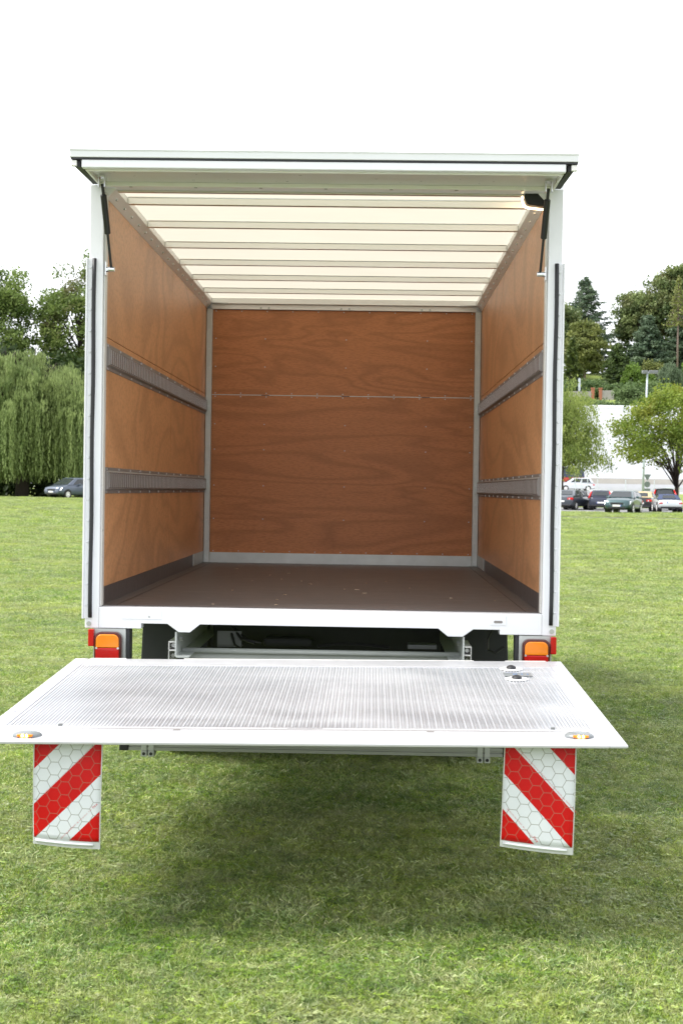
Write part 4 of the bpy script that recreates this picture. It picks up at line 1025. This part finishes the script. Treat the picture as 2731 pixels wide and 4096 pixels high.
# ------------------------------------------------------------------ parked cars
def lerp(a, b, t): return a+(b-a)*t
def car(name, label, x, y, rz, paint, Ln, Wd, Ht, st, gh, top=None, rear='wide', front=True, plates='both', group='cars parked beyond the lawn', rims='alu', z=None):
    """st: (x, ztop, width factor) stations of the lower body; gh: xA xB xC xD zA zD (cabin base front, top front, top rear, base rear)"""
    root = empty(name, (x, y, float(gz(x, y))+.012 if z is None else z), rad(rz)); tag(root, label, 'car', group)
    hw = Wd/2; v = []; f = []
    for (sx, zt, wf) in st:
        w = hw*wf; zb = .24 if abs(sx) < Ln*.46 else .32
        half = [(0, zb), (w*.82, zb), (w*.975, zb+.08), (w, .48), (w*.995, lerp(.48, zt, .5)), (w*.965, zt-.10), (w*.90, zt-.02), (w*.6, zt+.015), (0, zt+.025)]
        ring = half+[(-a, b) for a, b in half[-2:0:-1]]
        v += [(sx, a, b) for a, b in ring]
    k = 16
    for i in range(len(st)-1):
        for j in range(k): f.append((i*k+j, i*k+(j+1) % k, (i+1)*k+(j+1) % k, (i+1)*k+j))
    f += [tuple(range(k)), tuple((len(st)-1)*k+j for j in range(k))]
    body = MB().add(v, f).build('body', paint, root, smooth=True, bevel=.02)
    xA, xB, xC, xD, zA, zD = gh; wb, wt = hw*.93, hw*.72
    B_ = [Vector(p) for p in ((xA, wb, zA), (xA, -wb, zA), (xD, -wb, zD), (xD, wb, zD))]
    T_ = [Vector(p) for p in ((xB, wt, Ht-.05), (xB, -wt, Ht-.05), (xC, -wt, Ht-.06), (xC, wt, Ht-.06))]
    xm = (xB+xC)/2
    vs = B_+T_+[Vector((xm, wt*1.02, Ht-.025)), Vector((xm, -wt*1.02, Ht-.025)), Vector((xB-.08, 0, Ht-.01)), Vector((xm, 0, Ht)), Vector((xC+.05, 0, Ht-.02)),
                    Vector((lerp(xA, xD, .5), wb, lerp(zA, zD, .5))), Vector((lerp(xA, xD, .5), -wb, lerp(zA, zD, .5)))]
    fs = [(0, 1, 5, 10, 4), (2, 3, 7, 12, 6), (0, 4, 8, 13), (13, 8, 7, 3), (1, 14, 9, 5), (14, 2, 6, 9), (4, 10, 11, 8), (8, 11, 12, 7), (5, 9, 11, 10), (9, 6, 12, 11)]
    MB().add(vs, fs).build('soft_top' if top else 'cabin', top or paint, root, smooth=True, bevel=.03)
    def pane(nm, a, b, c, d, i0=.08, i1=.08, j0=.08, j1=.10, n=1):
        """inset quad between bottom a-b and top d-c, n panes side by side"""
        for q in range(n):
            u0, u1 = lerp(i0, 1-i1, q/n)+(.02 if q else 0), lerp(i0, 1-i1, (q+1)/n)-(.02 if q < n-1 else 0)
            P = []
            for (u, w) in ((u0, j0), (u1, j0), (u1, 1-j1), (u0, 1-j1)): P.append(a.lerp(b, u).lerp(d.lerp(c, u), w))
            nn = (P[1]-P[0]).cross(P[3]-P[0]).normalized()
            cen = sum(P, Vector())/4
            if nn.dot(cen-Vector(((xA+xD)/2, 0, zA))) < 0: nn = -nn
            o = [p+nn*.022 for p in P]; b2 = [p-nn*.02 for p in P]
            MB().add([tuple(p) for p in o+b2], [(0, 1, 2, 3), (0, 4, 5, 1), (1, 5, 6, 2), (2, 6, 7, 3), (3, 7, 4, 0)]).build(nm, 'glass', root)
    pane('windscreen', B_[0], B_[1], T_[1], T_[0], .05, .05, .05, .08)
    pane('rear_window', B_[2], B_[3], T_[3], T_[2], .12 if not top else .2, .12 if not top else .2, .18, .14)
    pane('side_window', B_[0], B_[3], T_[3], T_[0], .14, .10, .08, .14, 2); pane('side_window', B_[1], B_[2], T_[2], T_[1], .14, .10, .08, .14, 2)
    # wheels
    R = .31; wx = (Ln*.5-.82, -Ln*.5+.80)
    for sx in wx:
        for s in (-1, 1):
            MB().tube([(sx, s*(hw-.30), R+.03), (sx, s*(hw+.004), R+.03)], R+.055, 22).build('wheel_arch', 'black', root)
            w_ = MB().tube([(sx, s*(hw-.20), R), (sx, s*(hw-.02), R), (sx, s*(hw+.012), R)], [R, R, R-.03], 22).build('wheel', 'tyre', root)
            m = MB().tube([(sx, s*(hw+.0125), R), (sx, s*(hw+.018), R)], [R*.66, R*.62], 20)
            m.build('rim', rims, w_)
            sl = MB()
            for q in range(5):
                a = q*1.2566+.3; sl.cyl((sx+.13*math.cos(a), s*(hw+.0185), R+.13*math.sin(a)), (sx+.13*math.cos(a), s*(hw+.021), R+.13*math.sin(a)), .042, 8)
            sl.build('rim_openings', 'black', w_)
    xf, xr = st[0][0], st[-1][0]; zf, zr = st[1][1], st[-2][1]
    # front
    for s in (-1, 1):
        h0 = MB().add([(xf-.03, s*hw*.50, zf-.25), (xf-.16, s*hw*.90, zf-.22), (xf-.30, s*hw*.95, zf-.03), (xf-.10, s*hw*.55, zf-.10),
                       (xf+.012, s*hw*.50, zf-.25), (xf-.10, s*hw*.935, zf-.22), (xf-.27, s*hw*.985, zf-.02), (xf-.04, s*hw*.55, zf-.08)],
                      [(4, 5, 6, 7), (0, 4, 7, 3), (0, 1, 5, 4), (1, 2, 6, 5), (2, 3, 7, 6)]).build('headlight', 'hl', root)
        MB().box(xB-.25, xB-.05, s*(hw-.02), s*(hw+.17), zA-.03, zA+.10).build('mirror', paint, root, bevel=.03) if not top else MB().box(xA-.20, xA-.03, s*(hw-.04), s*(hw+.15), zA+.0, zA+.12).build('mirror', paint, root, bevel=.03)
    MB().box(xf-.02, xf+.014, -hw*.45, hw*.45, zf-.24, zf-.12).build('grille', 'black', root, bevel=.02)
    MB().box(xf-.03, xf+.016, -hw*.62, hw*.62, .30, .42).build('air_intake', 'black', root, bevel=.02)
    # rear
    for s in (-1, 1):
        if rear == 'tall':
            p = B_[3 if s > 0 else 2]; q = T_[3 if s > 0 else 2]
            a = p.lerp(q, -.25); b = p.lerp(q, .85)
            MB().tube([tuple(a+Vector((-.03, s*.00, 0))), tuple(p.lerp(q, .3)+Vector((-.03, s*.01, 0))), tuple(b+Vector((-.02, s*.01, 0)))], [.06, .075, .05], 8).build('tail_light', 'redlens', root, smooth=True)
        elif rear == 'round':
            MB().box(xr-.014, xr+.10, s*hw*.62, s*hw*.93, zr-.26, zr-.13).build('tail_light', 'redlens', root, bevel=.05)
        else:
            tl = MB().box(xr-.012, xr+.22, s*hw*.50, s*hw*.965, zr-.27, zr-.10).build('tail_light', 'redlens', root, bevel=.04)
            MB().cyl((xr-.013, s*hw*.68, zr-.20), (xr-.02, s*hw*.68, zr-.20), .045, 12).build('reverse_lamp', 'hl', tl)
    MB().box(xr-.012, xr+.1, -hw*.80, hw*.80, .28, .40).build('bumper_trim', 'black', root, bevel=.03)
    for (px, d) in ((xf, 1), (xr, -1)):
        zp = .44 if d > 0 else (zr-.42 if rear != 'round' else .62)
        np_ = MB().box(px+d*.005, px+d*.022, -.26, .26, zp, zp+.11).build('number_plate', 'plate', root)
        MB().box(px+d*.0222, px+d*.024, -d*.26*-1*-1 if d < 0 else .215, (-d*.215*-1*-1) if d < 0 else .26, zp+.002, zp+.108).build('country_band', 'blue', np_)
    return root
hatch = lambda L, zh, zt: [(L/2, zh-.16, .80), (L/2-.10, zh-.04, .90), (L/2-.40, zh+.04, .97), (L/2-.95, zh+.15, 1.0), (0, zh+.21, 1.0), (-L/2+.9, zt, 1.0), (-L/2+.35, zt, .975), (-L/2+.08, zt-.03, .93), (-L/2, zt-.14, .86)]
MT['p_grey'] = m_paint('graphite_paint', (.055, .065, .080)); MT['p_navy'] = m_paint('dark_blue_paint', (.028, .034, .060)); MT['p_green'] = m_paint('dark_green_blue_paint', (.030, .070, .075))
MT['p_black'] = m_paint('black_paint', (.014, .015, .017)); MT['p_silver'] = m_paint('silver_paint', (.55, .58, .60), .6); MT['p_slate'] = m_paint('slate_blue_paint', (.075, .095, .135)); MT['p_red'] = m_paint('red_paint', (.40, .02, .02), .1)
MT['c_tan'] = simple('tan_soft_top_cloth', (.42, .33, .19), .85); MT['c_blue'] = simple('blue_soft_top_cloth', (.030, .045, .10), .8); MT['tarp'] = simple('dark_blue_tarpaulin', (.035, .045, .085), .6)
car('parked_car', 'slate blue compact people carrier parked at the willow, front towards the lawn', -22.1, 99.0, 235, 'p_slate', 4.33, 1.82, 1.56, hatch(4.33, .86, .98), (1.30, .40, -1.55, -2.02, 1.00, 1.04))
car('parked_car', 'dark grey saloon seen from behind, closest to the right truck post', 14.7, 98.2, 66, 'p_grey', 4.75, 1.82, 1.47, hatch(4.75, .84, 1.02), (1.15, .35, -1.05, -1.78, .99, 1.03))
car('parked_car', 'dark hatchback mostly hidden behind the dark grey saloon', 16.3, 103.5, 70, 'p_black', 4.2, 1.72, 1.45, hatch(4.2, .84, .98), (1.1, .4, -1.4, -1.85, .98, 1.02))
car('parked_car', 'dark blue hatchback seen from behind with tall red tail lights', 16.9, 98.0, 80, 'p_navy', 3.85, 1.66, 1.48, hatch(3.85, .82, .96), (1.05, .45, -1.45, -1.84, .97, .99), rear='tall')
car('parked_car', 'silver estate car behind the dark blue hatchback', 17.9, 106, 84, 'p_silver', 4.5, 1.76, 1.55, hatch(4.5, .86, .98), (1.2, .5, -1.7, -2.1, .98, 1.0))
car('parked_car', 'dark green small hatchback facing the lawn, nearest of the parked cars', 15.75, 81.9, 248, 'p_green', 3.92, 1.68, 1.43, hatch(3.92, .84, .95), (1.12, .42, -1.45, -1.86, .98, 1.0))
car('parked_car', 'black convertible with a tan soft top right of the green hatchback', 19.85, 97.0, 72, 'p_black', 4.1, 1.70, 1.42, hatch(4.1, .80, .98), (.95, .35, -.95, -1.45, .96, 1.00), top='c_tan')
car('parked_car', 'black off-road car with red lamps behind the silver roadster', 23.1, 106.5, 84, 'p_black', 4.5, 1.85, 1.72, hatch(4.5, .98, 1.10), (1.2, .5, -1.7, -2.1, 1.10, 1.12), rear='tall')
car('parked_car', 'silver roadster with a dark blue soft top seen from behind at right edge', 20.45, 91.8, 86, 'p_silver', 3.95, 1.68, 1.24, hatch(3.95, .74, .84), (.72, .15, -.62, -1.08, .86, .88), top='c_blue', rear='round')
car('people_carrier', 'silver people carrier in side view on the street behind the fence', 25.55, 172, 180, 'p_silver', 4.4, 1.80, 1.66, hatch(4.4, .90, 1.00), (1.35, .45, -1.7, -2.1, 1.02, 1.04), group=None)
# lorry behind the birch
lz = float(gz(25, 179))
lo = empty('lorry', (25, 179, lz)); tag(lo, 'dark blue covered lorry with a red edge behind the silver people carrier', 'lorry')
MB().box(-1.0, 2.5, -1.15, 1.15, 1.2, 1.78).build('load_bed', 'p_red', lo, bevel=.04)
MB().prism([(-1.0, 1.785), (2.5, 1.785), (2.38, 3.0), (-.9, 3.15)], 'y', -1.12, 1.12).build('tarpaulin', 'tarp', lo, bevel=.06)
MB().prism([(-3.1, .6), (-1.1, .6), (-1.1, 2.9), (-2.4, 2.95), (-3.0, 1.9)], 'y', -1.1, 1.1).build('cab', 'p_navy', lo, bevel=.06)
MB().prism([(-2.92, 1.95), (-2.40, 2.80), (-1.6, 2.80), (-1.6, 1.95)], 'y', -1.125, -1.105).build('cab_window', 'glass', lo)
for x in (-2.3, -.2, 1.6):
    w_ = MB().cyl((x, -1.12, .45), (x, -.85, .45), .45, 20).build('wheel', 'tyre', lo); MB().cyl((x, -1.125, .45), (x, -1.13, .45), .25, 16).build('rim', 'galv', w_)
